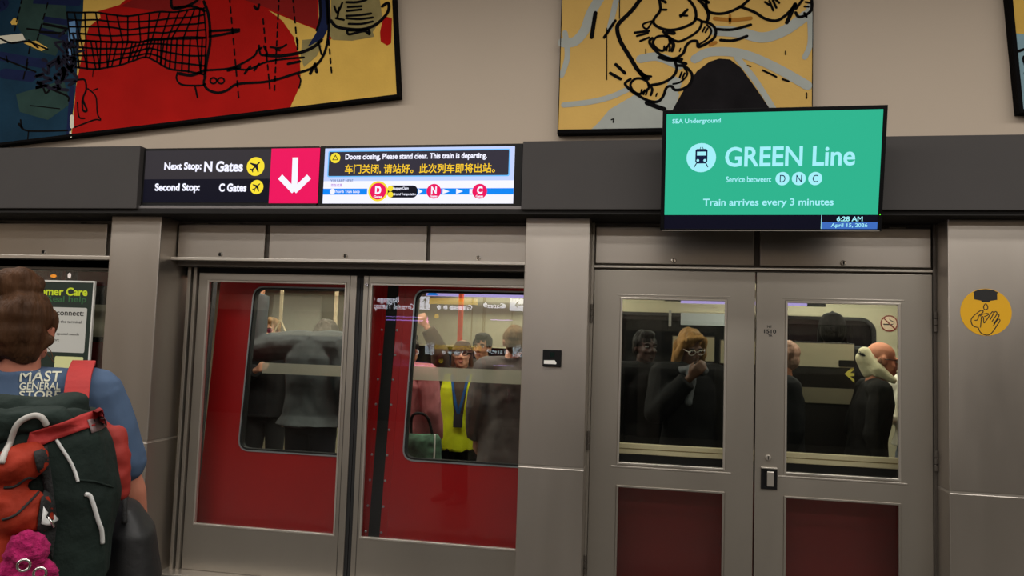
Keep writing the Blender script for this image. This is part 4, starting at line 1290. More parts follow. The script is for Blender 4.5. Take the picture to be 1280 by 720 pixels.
for x_, y_ in ((606, 381), (629, 382.5), (548, 384), (556, 384), (564, 384.5), (575, 385)):
    c_ = mirrored(x_, y_)
    t2.prism(circ(c_, 0.04, 16), 0, 0.004)
t2.build('lettering', BR, g)
vp = MB(FO)
mrect(vp, 482, 395, 528, 397, 0, 0.004)
mrect(vp, 482, 399, 528, 401.5, 0, 0.004)
mrect(vp, 612, 399, 640, 401, 0, 0.004)
vp.build('violet_lines', BV, g)
pk = MB(FO)
cc = mirrored(533.5, 402)
pk.prism([(cc[0] - 0.03, cc[1] + 0.02), (cc[0] + 0.03, cc[1] + 0.02), (cc[0], cc[1] - 0.05)], 0, 0.004).rect(cc[0] - 0.012, cc[1], cc[0] + 0.012, cc[1] + 0.09, 0, 0.004)
pk.build('pink_arrow', emit('far_pink_arrow', (255, 150, 230), 7), g)
ya = MB(FO).prism(circ(mirrored(545, 395), 0.045, 16), 0, 0.004)
ya.build('yellow_dot', BY, g)
ay = MB(FO)
for x_, y_, dx, dy in ((530.5, 379, 0, 1), (649, 381, 1, 0)):
    c_ = mirrored(x_, y_)
    ay.stroke([(c_[0] - dx * 0.08, c_[1] - dy * 0.08), (c_[0] + dx * 0.08, c_[1] + dy * 0.08)], 0.018, 0.006)
    e = Vector((c_[0] + dx * 0.08, c_[1] + dy * 0.08))
    for sgn in (-1, 1):
        ay.stroke([(e.x, e.y), (e.x - dx * 0.05 + sgn * dy * 0.05, e.y - dy * 0.05 + sgn * dx * 0.05)], 0.016, 0.006)
ay.build('arrow_symbol', INK, g)


# ================================================================== people
def capsule(mb, p0, p1, r0, r1=None):
    r1 = r0 if r1 is None else r1
    mb.cyl(p0, p1, r0, r1, 14)
    mb.ball(p0, r0, 12)
    mb.ball(p1, r1, 12)
    return mb


def skin(name, rgb):
    return mat(name, rgb, 0.55, var=0.06, vscale=9, spec=0.3)


def cloth(name, rgb, var=0.1, bump=0.25, bscale=18):
    return mat(name, rgb, 0.85, var=var, vscale=7, bump=bump, bscale=bscale, spec=0.2)


def hairmat(name, rgb):
    return mat(name, rgb, 0.6, var=0.45, vscale=22, bump=0.8, bscale=90, stretch=(1, 1, 0.10), spec=0.15)


def hand(mb, wr, d, pn, s, curl=0.5, side=1):
    """palm and five separate bent fingers; d points from wrist to fingers, pn is where the palm faces"""
    d = Vector(d).normalized()
    pn = Vector(pn)
    pn = (pn - d * pn.dot(d)).normalized()
    w_ = d.cross(pn).normalized() * side
    wr = Vector(wr)
    for t in (-0.6, -0.2, 0.2, 0.6):
        capsule(mb, wr + d * 0.015 * s + w_ * t * 0.020 * s, wr + d * 0.085 * s + w_ * t * 0.046 * s, 0.016 * s, 0.0125 * s)
    for t, L in ((-0.75, 0.066), (-0.26, 0.076), (0.24, 0.070), (0.72, 0.055)):
        b = wr + d * 0.088 * s + w_ * t * 0.041 * s
        a1, a2 = curl * 0.8, curl * 1.9
        k = b + (d * math.cos(a1) + pn * math.sin(a1)) * L * 0.52 * s
        e = k + (d * math.cos(a2) + pn * math.sin(a2)) * L * 0.48 * s
        capsule(mb, b, k, 0.0095 * s, 0.0088 * s)
        capsule(mb, k, e, 0.0088 * s, 0.0072 * s)
    b = wr + d * 0.03 * s - w_ * 0.024 * s
    k = b - w_ * 0.026 * s + d * 0.030 * s + pn * 0.014 * s
    e = k + d * 0.030 * s + pn * 0.016 * s * (0.5 + curl)
    capsule(mb, b, k, 0.0125 * s, 0.0105 * s)
    capsule(mb, k, e, 0.0105 * s, 0.0085 * s)


def person(label, loc, face, H, skin_m, top, legs_m, hair=None, group=None, elbows=None, wrists=None, palms=None, curl=0.6,
           head=(0, 0, 0), head_off=(0, 0), head_z=0.0, lean=0.0, voxel=0.009, glasses=None, lips=True, shoulder=0.185, extra=None, brow=(40, 30, 24), lip=(140, 74, 66)):
    """one standing figure. Local frame: faces -Y, own right at -X. Elbows, wrists: {-1: right, 1: left} in the local frame for a 1.72 m figure."""
    s = H / 1.72
    root = thing('person', label, 'person', loc, face, group)
    M = WORLD[root.name] @ Matrix.Scale(s, 4)
    el = {-1: (-shoulder - 0.055, 0.03, 1.13), 1: (shoulder + 0.055, 0.03, 1.13)}
    wr = {-1: (-shoulder - 0.06, -0.06, 0.89), 1: (shoulder + 0.06, -0.06, 0.89)}
    pal = {-1: (1, -0.3, 0), 1: (-1, -0.3, 0)}
    for dst, src in ((el, elbows), (wr, wrists), (pal, palms)):
        dst.update(src or {})
    ln_ = lambda z: -lean * max(0.0, z - 0.95)
    sh = {k: Vector((k * shoulder, 0.012 + ln_(1.41), 1.405)) for k in (-1, 1)}
    hc = Vector((head_off[0], -0.012 + ln_(1.6) + head_off[1], 1.605 + head_z))
    Rh = Matrix.Rotation(head[0], 3, 'Z') @ Matrix.Rotation(head[1], 3, 'X') @ Matrix.Rotation(head[2], 3, 'Y')
    hp = lambda x, y, z: hc + Rh @ Vector((x, y, z))
    b = MB()
    # trunk, neck, limbs
    b.loft([(0.84, 0.10, 0.085, 0, 0.01), (0.93, 0.165, 0.115, 0, 0.012), (1.06, 0.14, 0.10, 0, ln_(1.06)), (1.20, 0.155, 0.108, 0, ln_(1.2)),
            (1.32, 0.17, 0.11, 0, ln_(1.32) + 0.005), (1.41, 0.13, 0.08, 0, ln_(1.41) + 0.012), (1.45, 0.07, 0.06, 0, ln_(1.45) + 0.014)])
    capsule(b, sh[-1], sh[1], 0.062)
    capsule(b, (0, ln_(1.43) + 0.016, 1.43), hp(0, 0.02, -0.06), 0.058, 0.053)
    for k in (-1, 1):
        e, w_ = Vector(el[k]), Vector(wr[k])
        capsule(b, sh[k], e, 0.052, 0.040)
        capsule(b, e, e.lerp(w_, 0.35), 0.041, 0.040)
        capsule(b, e.lerp(w_, 0.35), w_, 0.040, 0.026)
        hand(b, w_, w_ - e, pal[k], 1.0, curl, k)
        hip, kn, an = Vector((k * 0.088, 0.012, 0.90)), Vector((k * 0.098, -0.015, 0.49)), Vector((k * 0.105, 0.025, 0.075))
        capsule(b, hip, kn, 0.088, 0.058)
        capsule(b, kn, kn.lerp(an, 0.35), 0.057, 0.056)
        capsule(b, kn.lerp(an, 0.35), an, 0.056, 0.036)
        capsule(b, an - Vector((0, -0.02, 0.03)), an + Vector((k * 0.02, -0.15, -0.045)), 0.038, 0.028)
    # head with features
    hb = lambda x, y, z, r: b.ball(hp(x, y, z), r, 16, Rh)
    hb(0, 0.020, 0.030, (0.074, 0.094, 0.086))
    hb(0, -0.022, -0.030, (0.062, 0.068, 0.080))
    hb(0, -0.050, -0.082, (0.040, 0.036, 0.034))
    hb(0, -0.074, -0.098, (0.020, 0.018, 0.016))
    for k in (-1, 1):
        hb(k * 0.036, -0.060, -0.030, (0.022, 0.022, 0.020))
        hb(k * 0.030, -0.074, 0.022, (0.026, 0.014, 0.009))
        hb(k * 0.042, -0.020, -0.066, (0.020, 0.036, 0.026))
        hb(k * 0.076, 0.008, -0.010, (0.009, 0.020, 0.031))
        hb(k * 0.080, 0.016, 0.006, (0.008, 0.014, 0.018))
        hb(k * 0.013, -0.098, -0.034, (0.010, 0.012, 0.009))
    capsule(b, hp(0, -0.084, 0.014), hp(0, -0.104, -0.026), 0.0095, 0.0125)
    hb(0, -0.086, -0.062, (0.024, 0.012, 0.008))
    hb(0, -0.084, -0.074, (0.020, 0.012, 0.008))
    body = blob(b, voxel, 2).xform(M)
    body.build('body', skin_m, root, smooth=True)
    # eyes, brows, lips
    dk = mat_cache('eye_dark', (22, 18, 16), 0.2)
    wh = mat_cache('eye_white', (200, 195, 188), 0.3)
    if lips:
        for k in (-1, 1):
            MB().ball(hp(k * 0.031, -0.0775, 0.004), (0.0125, 0.009, 0.0065), 10, Rh).xform(M).build('eye', wh, root, smooth=True)
            MB().ball(hp(k * 0.031, -0.0835, 0.004), (0.0062, 0.0045, 0.0062), 10, Rh).xform(M).build('iris', dk, root, smooth=True)
            MB().tube([hp(k * 0.014, -0.090, 0.022), hp(k * 0.030, -0.090, 0.028), hp(k * 0.047, -0.080, 0.023)], 0.0045, 8).xform(M).build('eyebrow', mat_cache('brow_%d_%d_%d' % brow, brow, 0.7), root, smooth=True)
        MB().ball(hp(0, -0.094, -0.063), (0.022, 0.007, 0.0045), 10, Rh).ball(hp(0, -0.092, -0.072), (0.018, 0.007, 0.005), 10, Rh).xform(M).build('lips', mat_cache('lip_tone_%d' % lip[0], lip, 0.5), root, smooth=True)
    # trousers and shoes
    t = MB()
    t.loft([(0.80, 0.12, 0.105, 0, 0.012), (0.90, 0.18, 0.13, 0, 0.012), (1.0, 0.16, 0.118, 0, 0.006)])
    for k in (-1, 1):
        capsule(t, (k * 0.088, 0.012, 0.88), (k * 0.098, -0.012, 0.49), 0.100, 0.076)
        t.cyl((k * 0.098, -0.012, 0.52), (k * 0.105, 0.022, 0.06), 0.076, 0.066, 16)
    blob(t, 0.012, 3, 0.004, 7).xform(M).build('trousers', legs_m, root, smooth=True)
    for k in (-1, 1):
        f_ = MB()
        f_.loft([(0.0, 0.044, 0.13, k * 0.112, -0.055, 0.8), (0.03, 0.046, 0.132, k * 0.112, -0.055, 0.8), (0.065, 0.042, 0.085, k * 0.11, -0.015), (0.10, 0.042, 0.055, k * 0.107, 0.02)])
        f_.xform(M).build('shoe', mat_cache('black_shoe', (24, 22, 22), 0.5), root, smooth=True)
    # upper clothing
    g = MB()
    mg, hem = top.get('margin', 0.022), top.get('hem', 0.86)
    zs = [hem] + [z for z in (0.93, 1.06, 1.20, 1.32, 1.40) if z > hem + 0.03]
    base = {0.93: (0.168, 0.118), 1.06: (0.150, 0.108), 1.20: (0.162, 0.114), 1.32: (0.172, 0.112), 1.40: (0.140, 0.088)}
    fl_ = top.get('flare', 0.01)
    rings = []
    for z in zs:
        rx, ry = base.get(z, (0.172 + fl_, 0.122 + fl_))
        if z == hem and z > 0.95:
            rx, ry = 0.158, 0.112
        rings.append((z, rx + mg, ry + mg, 0, ln_(z) + 0.006))
    rings.append((1.452, 0.078 + mg * 0.6, 0.066 + mg * 0.6, 0, ln_(1.45) + 0.014))
    if top.get('neck'):
        rings.append((top['neck'], 0.068 + mg * 0.5, 0.062 + mg * 0.5, 0, 0.018))
    g.loft(rings)
    capsule(g, sh[-1], sh[1], 0.064 + mg)
    am_ = top.get('arm', 1.0)
    for k in (-1, 1):
        e, w_ = Vector(el[k]), Vector(wr[k])
        capsule(g, sh[k], e.lerp(sh[k], 0.0 if top.get('sleeve', 'long') == 'long' else 0.30), (0.060 + mg) * am_, (0.048 + mg) * am_)
        if top.get('sleeve', 'long') == 'long':
            g.ball(e, (0.050 + mg) * am_, 12)
            g.cyl(e, e.lerp(w_, 0.93), (0.048 + mg) * am_, (0.030 + mg) * am_, 16)
    if top.get('collar'):
        cz = top['collar']
        n0 = Vector((0, ln_(1.45) + 0.014, 1.445))
        for i in range(16):
            a = 2 * PI * i / 16
            p = n0 + Vector((math.cos(a) * 0.082, math.sin(a) * 0.078, 0))
            if math.sin(a) < -0.85:
                continue
            capsule(g, p, p + Vector((0, 0.0, cz)), 0.013)
    gb = blob(g, voxel if voxel < 0.009 else 0.010, 3, top.get('wrinkle', 0.007), top.get('wscale', 6), (1, 1, top.get('wz', 0.7))).xform(M)
    root['_top'] = 0
    del root['_top']
    go = gb.build(top.get('name', 'jacket'), top['mat'], root, smooth=True)
    # hair or headgear
    if hair:
        kind, hm = hair[0], hair[1]
        h = MB()
        hh = lambda x, y, z, r: h.ball(hp(x, y, z), r, 16, Rh)
        if kind in ('short', 'long', 'bun'):
            hh(0, 0.030, 0.040, (0.083, 0.099, 0.089))
            hh(0, 0.060, -0.010, (0.074, 0.066, 0.075))
            hh(0, -0.030, 0.092, (0.060, 0.050, 0.034))
            for k in (-1, 1):
                hh(k * 0.074, 0.004, 0.030, (0.014, 0.034, 0.040))
        if kind == 'long':
            Lg = hair[2]
            for k in (-1, 1):
                capsule(h, hp(k * 0.066, -0.028, 0.058), hp(k * 0.088, -0.010, -0.05), 0.030, 0.032)
                capsule(h, hp(k * 0.088, -0.010, -0.05), hp(k * 0.094, 0.015, -Lg), 0.034, 0.024)
                capsule(h, hp(k * 0.05, 0.06, 0.0), hp(k * 0.06, 0.075, -Lg), 0.045, 0.030)
            capsule(h, hp(0, 0.07, 0.0), hp(0, 0.085, -Lg), 0.055, 0.034)
            capsule(h, hp(-0.055, -0.06, 0.085), hp(0.03, -0.062, 0.098), 0.024, 0.026)
        if kind == 'bun':
            bx, by, bz, br = hair[2]
            hh(bx, by, bz, (br, br * 0.95, br * 0.82))
            for i in range(7):
                a = 2 * PI * i / 7
                hh(bx + math.cos(a) * br * 0.55, by + math.sin(a) * br * 0.45, bz + 0.012 * (i % 3), (br * 0.52, br * 0.5, br * 0.45))
            hh(bx * 0.6, by * 0.8, bz * 0.72, (br * 0.9, br * 0.9, br * 0.6))
            for k in (-1, 1):
                capsule(h, hp(k * 0.066, 0.03, -0.03), hp(k * 0.045, 0.055, -0.085), 0.020, 0.014)
            hh(0, 0.066, -0.05, (0.062, 0.045, 0.055))
        if kind in ('short', 'long', 'bun'):
            blob(h, 0.006, 2, 0.012, 20, (1, 1, 0.3)).xform(M).build('hair', hm, root, smooth=True)
        if kind == 'fringe':
            for i in range(9):
                a = math.radians(-15 + 210 * i / 8)
                hh(math.cos(a) * 0.072, 0.022 + math.sin(a) * 0.083, -0.012, (0.013, 0.015, 0.026))
            blob(h, 0.006, 2, 0.003, 20).xform(M).build('hair', hm, root, smooth=True)
        if kind in ('beanie', 'cap', 'knit'):
            if len(hair) > 2:
                h2 = MB()
                for k in (-1, 1):
                    capsule(h2, hp(k * 0.070, 0.012, 0.02), hp(k * 0.082, 0.02, -0.14), 0.024, 0.018)
                if kind == 'cap':
                    h2.ball(hp(0, 0.030, 0.0), (0.087, 0.100, 0.075), 14, Rh)
                h2.ball(hp(0, 0.050, -0.02), (0.080, 0.066, 0.085), 14, Rh)
                blob(h2, 0.007, 2, 0.006, 16, (1, 1, 0.3)).xform(M).build('hair', hair[2], root, smooth=True)
            vs0 = 0.018 if kind == 'cap' else 0.012
            rings = []
            for i in range(8):
                t_ = i / 7 * PI / 2
                rings.append((vs0 + math.sin(t_) * (0.098 if kind != 'knit' else 0.112), 0.086 * max(0.08, math.cos(t_) ** 0.7), 0.104 * max(0.08, math.cos(t_) ** 0.7), 0, 0.018))
            c_ = MB().loft(rings, 28)
            c_.v = [tuple(hp(*q)) for q in c_.v]
            if kind == 'cap':
                vz_ = MB().loft([(0.022, 0.070, 0.070, 0, -0.100), (0.028, 0.070, 0.070, 0, -0.098)], 24)
                vz_.v = [tuple(hp(*q)) for q in vz_.v]
                c_.add(vz_.v, vz_.f)
                c_.ball(hp(0, 0.018, 0.118), 0.010, 8)
            else:
                cu = MB().loft([(vs0 - 0.012, 0.086, 0.104, 0, 0.018), (vs0 - 0.006, 0.092, 0.110, 0, 0.018), (vs0 + 0.028, 0.092, 0.110, 0, 0.018), (vs0 + 0.034, 0.086, 0.104, 0, 0.018)], 28)
                cu.v = [tuple(hp(*q)) for q in cu.v]
                c_.add(cu.v, cu.f)
            blob(c_, 0.006, 2, 0.002, 18).xform(M).build({'cap': 'cap', 'beanie': 'beanie', 'knit': 'knit_cap'}[kind], hm, root, smooth=True)
    if glasses:
        gl = MB()
        for k in (-1, 1):
            ring_ = [hp(k * 0.033 + 0.024 * math.cos(a * PI / 6), -0.098, 0.004 + 0.018 * math.sin(a * PI / 6)) for a in range(12)]
            gl.tube(ring_, 0.0028, 6, closed=True, k=2)
            gl.tube([hp(k * 0.057, -0.096, 0.010), hp(k * 0.080, -0.04, 0.010), hp(k * 0.084, 0.012, 0.004)], 0.0026, 6)
        gl.tube([hp(-0.010, -0.100, 0.008), hp(0, -0.103, 0.011), hp(0.010, -0.100, 0.008)], 0.0026, 6)
        go2 = gl.xform(M).build('glasses', mat_cache('glasses_%d_%d_%d' % glasses[0], glasses[0], 0.3), root, smooth=True)
        if len(glasses) > 1:
            for k in (-1, 1):
                lens = MB().ball(hp(k * 0.033, -0.098, 0.004), (0.023, 0.004, 0.017), 12, Rh)
                lens.xform(M).build('lens', mat_cache('lens_%d_%d_%d' % glasses[1], glasses[1], 0.15), go2, smooth=True)
    return root, M, hp, gb


_mc = {}


def mat_cache(name, rgb, rough):
    if name not in _mc:
        _mc[name] = mat(name, rgb, rough)
    return _mc[name]


def drape(mb, target, y_from=-5.0, off=0.003, d=(0, 1, 0)):
    """lays a flat piece onto the surface of another, seen along d"""
    from mathutils.bvhtree import BVHTree
    bv = BVHTree.FromPolygons([Vector(q) for q in target.v], target.f)
    d = Vector(d)
    out = []
    last = None
    for q in mb.v:
        o = Vector((q[0], y_from, q[2]))
        h = bv.ray_cast(o, d)
        if h[0] is None:
            y = last if last is not None else q[1]
        else:
            y = h[0].y
            last = y
        out.append((q[0], y - off + (q[1] if abs(q[1]) < 0.2 else 0), q[2]))
    mb.v = out
    return mb


R90 = PI / 2
DARKC = cloth('black_cloth', (22, 22, 24))
NAVYC = cloth('dark_navy_cloth', (26, 28, 36))
SK_LIGHT = skin('light_skin', (214, 160, 132))
SK_PINK = skin('ruddy_skin', (226, 150, 118))
SK_TAN = skin('tan_skin', (172, 122, 92))
SK_DARK = skin('brown_skin', (112, 74, 54))


def headpos(x, y, Y):
    q = at(x, y, Y)
    return (q.x, q.y, 0), q.z / (1.605 / 1.72)


# --- riders behind the left sliding door
Lc, Hh = headpos(396, 396, 0.98)
def loc_of(M, p):
    """a measured point of the place in a figure's own frame"""
    return M.inverted() @ p
def lpt(loc, face, H, x, y, Y):
    M = Matrix.Translation(Vector(loc)) @ Matrix.Rotation(face, 4, 'Z') @ Matrix.Scale(H / 1.72, 4)
    return tuple(M.inverted() @ at(x, y, Y))
GREYJ = cloth('slate_grey_jacket_cloth', (80, 84, 86), 0.08)
person('man in slate grey jacket seen from behind, left arm raised, behind left sliding door', Lc, PI, Hh, SK_TAN,
       dict(mat=GREYJ, hem=0.855, margin=0.040, flare=0.035, collar=0.02, wrinkle=0.016, wscale=5), NAVYC, ('short', hairmat('grey_brown_hair', (92, 84, 76))),
       elbows={1: lpt(Lc, PI, Hh, 314, 438, 0.98), -1: (-0.27, 0.05, 1.14)}, wrists={1: lpt(Lc, PI, Hh, 327, 362, 1.0), -1: (-0.26, -0.12, 0.92)}, palms={1: (0, -1, 0)}, shoulder=0.20, lips=False, head=(0, 0.8, 0), head_off=(0, -0.15), head_z=-0.15)
Lc, Hh = headpos(338, 414, 2.1)
person('person with pink sunglasses and pale headband facing out under the raised grey arm', Lc, math.radians(6), Hh, SK_LIGHT,
       dict(mat=DARKC, hem=0.84, margin=0.03), DARKC, ('short', hairmat('blond_brown_hair', (150, 112, 70))), glasses=((150, 40, 70), (120, 40, 60)),
       elbows={-1: (-0.26, 0.0, 1.16)}, wrists={-1: (-0.02, -0.22, 1.26)}, palms={-1: (0.3, 0.2, 0)})
# --- riders behind the right sliding door
Lc, Hh = headpos(507, 436, 1.05)
p5 = person('rider in mauve jacket seen from behind at the left edge of the right window', (Lc[0] + 0.02, Lc[1], 0), PI * 0.94, Hh, SK_TAN,
       dict(mat=cloth('mauve_jacket_cloth', (170, 104, 108), 0.15), hem=0.93, margin=0.035, wrinkle=0.013, collar=0.02), cloth('dark_green_cloth', (52, 62, 50), 0.3), ('short', hairmat('dark_curly_hair', (36, 28, 26))), lips=False)
Lc, Hh = headpos(578, 442, 1.45)
VEST = cloth('high_visibility_yellow_cloth', (196, 206, 30), 0.06, 0.15)
p6 = person('woman in brown beanie and yellow safety vest holding on with her raised hand', Lc, math.radians(8), Hh, SK_LIGHT,
       dict(mat=cloth('dark_brown_jacket_cloth', (84, 70, 60)), hem=0.80, margin=0.028), DARKC, ('beanie', cloth('brown_knit', (82, 58, 50), 0.2, 0.5, 60), hairmat('auburn_hair', (100, 66, 44))), glasses=((40, 30, 28),),
       elbows={-1: lpt(Lc, math.radians(8), Hh, 550, 440, 1.30)}, wrists={-1: lpt(Lc, math.radians(8), Hh, 534, 409, 1.25)}, palms={-1: (0.2, 1, 0)}, curl=0.9)
root6, M6, hp6, gb6 = p6
iv = MB()
for k in (-1, 1):
    iv.prism([(k * 0.03, 1.02), (k * 0.165, 1.0), (k * 0.165, 1.30), (k * 0.135, 1.43), (k * 0.075, 1.44), (k * 0.06, 1.30)] if k > 0 else [(-0.165, 1.0), (-0.03, 1.02), (-0.06, 1.30), (-0.075, 1.44), (-0.135, 1.43), (-0.165, 1.30)], 0, 0.004, (), Frame((0, 0, 0), (1, 0, 0), (0, 0, 1)))
iv.prism([(-0.165, 0.80), (0.165, 0.80), (0.165, 1.0), (0.03, 1.02), (-0.03, 1.02), (-0.165, 1.0)], 0, 0.004, (), Frame((0, 0, 0), (1, 0, 0), (0, 0, 1)))


def densify(mb, step=0.03):
    """cuts long edges so that a piece can follow a curved surface"""
    bm = bmesh.new()
    me = bpy.data.meshes.new('tmp')
    me.from_pydata(mb.v, [], mb.f)
    bm.from_mesh(me)
    for _ in range(6):
        ed = [e for e in bm.edges if e.calc_length() > step]
        if not ed:
            break
        bmesh.ops.subdivide_edges(bm, edges=ed, cuts=1)
        bmesh.ops.triangulate(bm, faces=bm.faces)
    bm.to_mesh(me)
    bm.free()
    out = MB()
    out.v = [tuple(v.co) for v in me.vertices]
    out.f = [tuple(p.vertices) for p in me.polygons]
    bpy.data.meshes.remove(me)
    return out


gloc = MB()
gloc.v = [tuple(M6.inverted() @ Vector(q)) for q in gb6.v]
gloc.f = gb6.f
drape(densify(iv), gloc, -2.0, 0.008).xform(M6).build('safety_vest', VEST, root6)
ld = MB()
ld.fr = Frame((0, 0, 0), (1, 0, 0), (0, 0, 1))
ld.stroke([(-0.07, 1.42), (-0.045, 1.28), (-0.008, 1.12)], 0.022, 0.0, k=10).stroke([(0.07, 1.42), (0.04, 1.28), (0.004, 1.12)], 0.022, 0.0, k=10)
drape(ld, gloc, -2.0, 0.016).xform(M6).build('lanyard', cloth('blue_lanyard', (40, 84, 140)), root6)
bd = MB()
y0 = -0.16
bd.box(-0.038, 0.038, y0 - 0.008, y0, 1.00, 1.11)
bd.xform(M6).build('badge', mat('dark_badge', (44, 42, 50), 0.4), root6)
Lc, Hh = headpos(603, 434, 1.95)
person('man with short dark hair looking out past the shoulder of the charcoal coat', Lc, math.radians(-6), Hh, SK_TAN,
       dict(mat=cloth('olive_grey_cloth', (66, 62, 54)), hem=0.82, margin=0.03, collar=0.02), DARKC, ('short', hairmat('black_hair', (24, 20, 18))))
Lc, Hh = headpos(643, 428, 1.02)
person('rider in charcoal coat with turned-up collar seen from behind, beside the middle pier', (Lc[0] - 0.03, Lc[1], 0), PI * 1.06, Hh, SK_LIGHT,
       dict(mat=cloth('charcoal_coat_cloth', (92, 84, 82), 0.1), hem=0.55, margin=0.035, flare=0.03, collar=0.045, wrinkle=0.012), NAVYC, ('short', hairmat('light_brown_hair', (126, 100, 72))), lips=False, shoulder=0.172, head_off=(-0.03, 0))
Lc, Hh = headpos(668, 452, 1.62)
person('rider in blue jacket mostly hidden behind the middle pier', Lc, math.radians(-30), Hh, SK_PINK,
       dict(mat=cloth('blue_jacket_cloth', (48, 76, 118)), hem=0.84, margin=0.03), NAVYC, ('short', hairmat('brown_hair', (70, 50, 38))),
       elbows={-1: (-0.27, 0.02, 1.15)}, wrists={-1: (-0.20, -0.20, 1.06)})
# green patterned bag held low by the mauve rider
q0 = at(527, 558, 0.78)
bag = thing('tote_bag', 'dark green patterned bag at the hip of the mauve jacket rider', 'bag', (q0.x, 0.78, q0.z - 0.15))
GB_ = mat('green_leaf_print_cloth', (58, 92, 70), 0.8, var=0.7, vscale=22)
bm_ = MB().loft([(q0.z - 0.22, 0.13, 0.06, q0.x, 0.78, 0.6), (q0.z - 0.10, 0.15, 0.075, q0.x, 0.78, 0.6), (q0.z + 0.05, 0.14, 0.06, q0.x, 0.78, 0.6), (q0.z + 0.09, 0.12, 0.03, q0.x, 0.78, 0.6)])
blob(bm_, 0.009, 4, 0.008, 9).build('bag_body', GB_, bag, smooth=True)
MB().tube([(q0.x - 0.08, 0.78, q0.z + 0.07), (q0.x - 0.05, 0.70, q0.z + 0.22), (q0.x + 0.05, 0.70, q0.z + 0.22), (q0.x + 0.08, 0.78, q0.z + 0.07)], 0.010, 8).build('bag_handle', DARKC, bag, smooth=True)
MB().tube([(q0.x + 0.115, 0.70, q0.z + 0.10), (q0.x + 0.12, 0.69, q0.z - 0.02), (q0.x + 0.115, 0.70, q0.z - 0.16)], 0.006, 8).build('pale_cord', WHITE, bag, smooth=True)

# --- riders behind the left swing door
Lc, Hh = headpos(863, 434, 0.95)
p9 = person('woman with long golden hair and glasses bowing her head, behind left swing door', Lc, math.radians(14), Hh, skin('shaded_skin', (92, 60, 44)),  # shade on the face is put into the dark skin tone
       dict(mat=cloth('black_coat_cloth', (14, 14, 16)), hem=0.6, margin=0.035, collar=0.02), DARKC, ('long', hairmat('golden_hair', (150, 112, 64)), 0.15), lip=(74, 44, 34), head=(0.15, 0.42, -0.06), glasses=((210, 200, 190),),
       elbows={-1: (-0.25, -0.06, 1.16), 1: (0.23, -0.04, 1.12)}, wrists={-1: (-0.06, -0.19, 1.40), 1: (0.24, -0.10, 0.92)}, palms={-1: (0.5, 0.4, 0.4)})
root9, M9, hp9, gb9 = p9
sc_ = MB()
for i in range(14):
    a = 2 * PI * i / 14
    sc_.ball((math.cos(a) * 0.098, math.sin(a) * 0.092 - 0.006, 1.452 + 0.012 * math.sin(3 * a)), (0.038, 0.036, 0.034), 10)
capsule(sc_, (-0.02, -0.11, 1.43), (-0.05, -0.14, 1.24), 0.036, 0.03)
blob(sc_, 0.009, 3, 0.008, 14).xform(M9).build('scarf', cloth('grey_scarf_cloth', (92, 94, 98), 0.2), root9, smooth=True)
Lc, Hh = headpos(806, 434, 1.15)
p10 = person('man in black suit with pale lapel edge, left in the left swing door window', Lc, math.radians(28), Hh, skin('shadowed_brown_skin', (50, 30, 24)),
       dict(mat=cloth('black_suit_cloth', (9, 9, 10)), hem=0.74, margin=0.035, collar=0.02), DARKC, ('short', hairmat('black_brown_hair', (20, 17, 16))), lip=(44, 24, 20))
root10, M10, hp10, gb10 = p10
g10 = MB()
g10.v = [tuple(M10.inverted() @ Vector(q)) for q in gb10.v]
g10.f = gb10.f
lp_ = MB(Frame((0, 0, 0), (1, 0, 0), (0, 0, 1)))
lp_.prism([(0.035, 1.40), (0.085, 1.34), (0.10, 1.24), (0.085, 1.13), (0.06, 1.24), (-0.02, 1.30), (0.05, 1.31), (0.055, 1.35)], 0, 0.003)
drape(densify(lp_), g10, -2.0, 0.006).xform(M10).build('pale_lapel', cloth('cream_lapel_cloth', (196, 192, 168)), root10)

# --- riders behind the right swing door
Lc, Hh = headpos(1101, 450, 0.84)
p11 = person('bald man with glasses in profile facing right, black jacket with cream hood', (Lc[0] - 0.088, Lc[1], 0), R90, Hh, SK_PINK,
       dict(mat=cloth('black_jacket_cloth', (18, 17, 17)), hem=0.72, margin=0.014, flare=0.0, wrinkle=0.010, arm=0.95), cloth('stone_trousers_cloth', (176, 166, 140)), ('fringe', hairmat('cropped_grey_hair', (190, 140, 116))),
       glasses=((50, 30, 26),), lean=0.12, head=(0, 0.18, 0), head_off=(0, -0.012))
root11, M11, hp11, gb11 = p11
hd_ = MB()
capsule(hd_, (-0.055, -0.02, 1.53), (-0.02, 0.050, 1.650), 0.046, 0.036)
capsule(hd_, (0.055, -0.02, 1.53), (0.02, 0.050, 1.650), 0.046, 0.036)
capsule(hd_, (0.0, 0.02, 1.52), (0.0, 0.075, 1.610), 0.050, 0.036)
capsule(hd_, (-0.085, -0.105, 1.47), (-0.055, -0.01, 1.54), 0.022, 0.044)
capsule(hd_, (0.085, -0.105, 1.47), (0.055, -0.01, 1.54), 0.022, 0.044)
hd_.xform(Matrix.Translation((0, -0.040, 0.004)))
hood = blob(hd_, 0.008, 4, 0.004, 10).xform(M11)
hood.build('cream_hood', cloth('cream_fleece', (224, 214, 178), 0.06, 0.4, 50), root11, smooth=True)
from mathutils.bvhtree import BVHTree
bvh = BVHTree.FromPolygons([Vector(q) for q in hood.v], hood.f)
sr = MB()
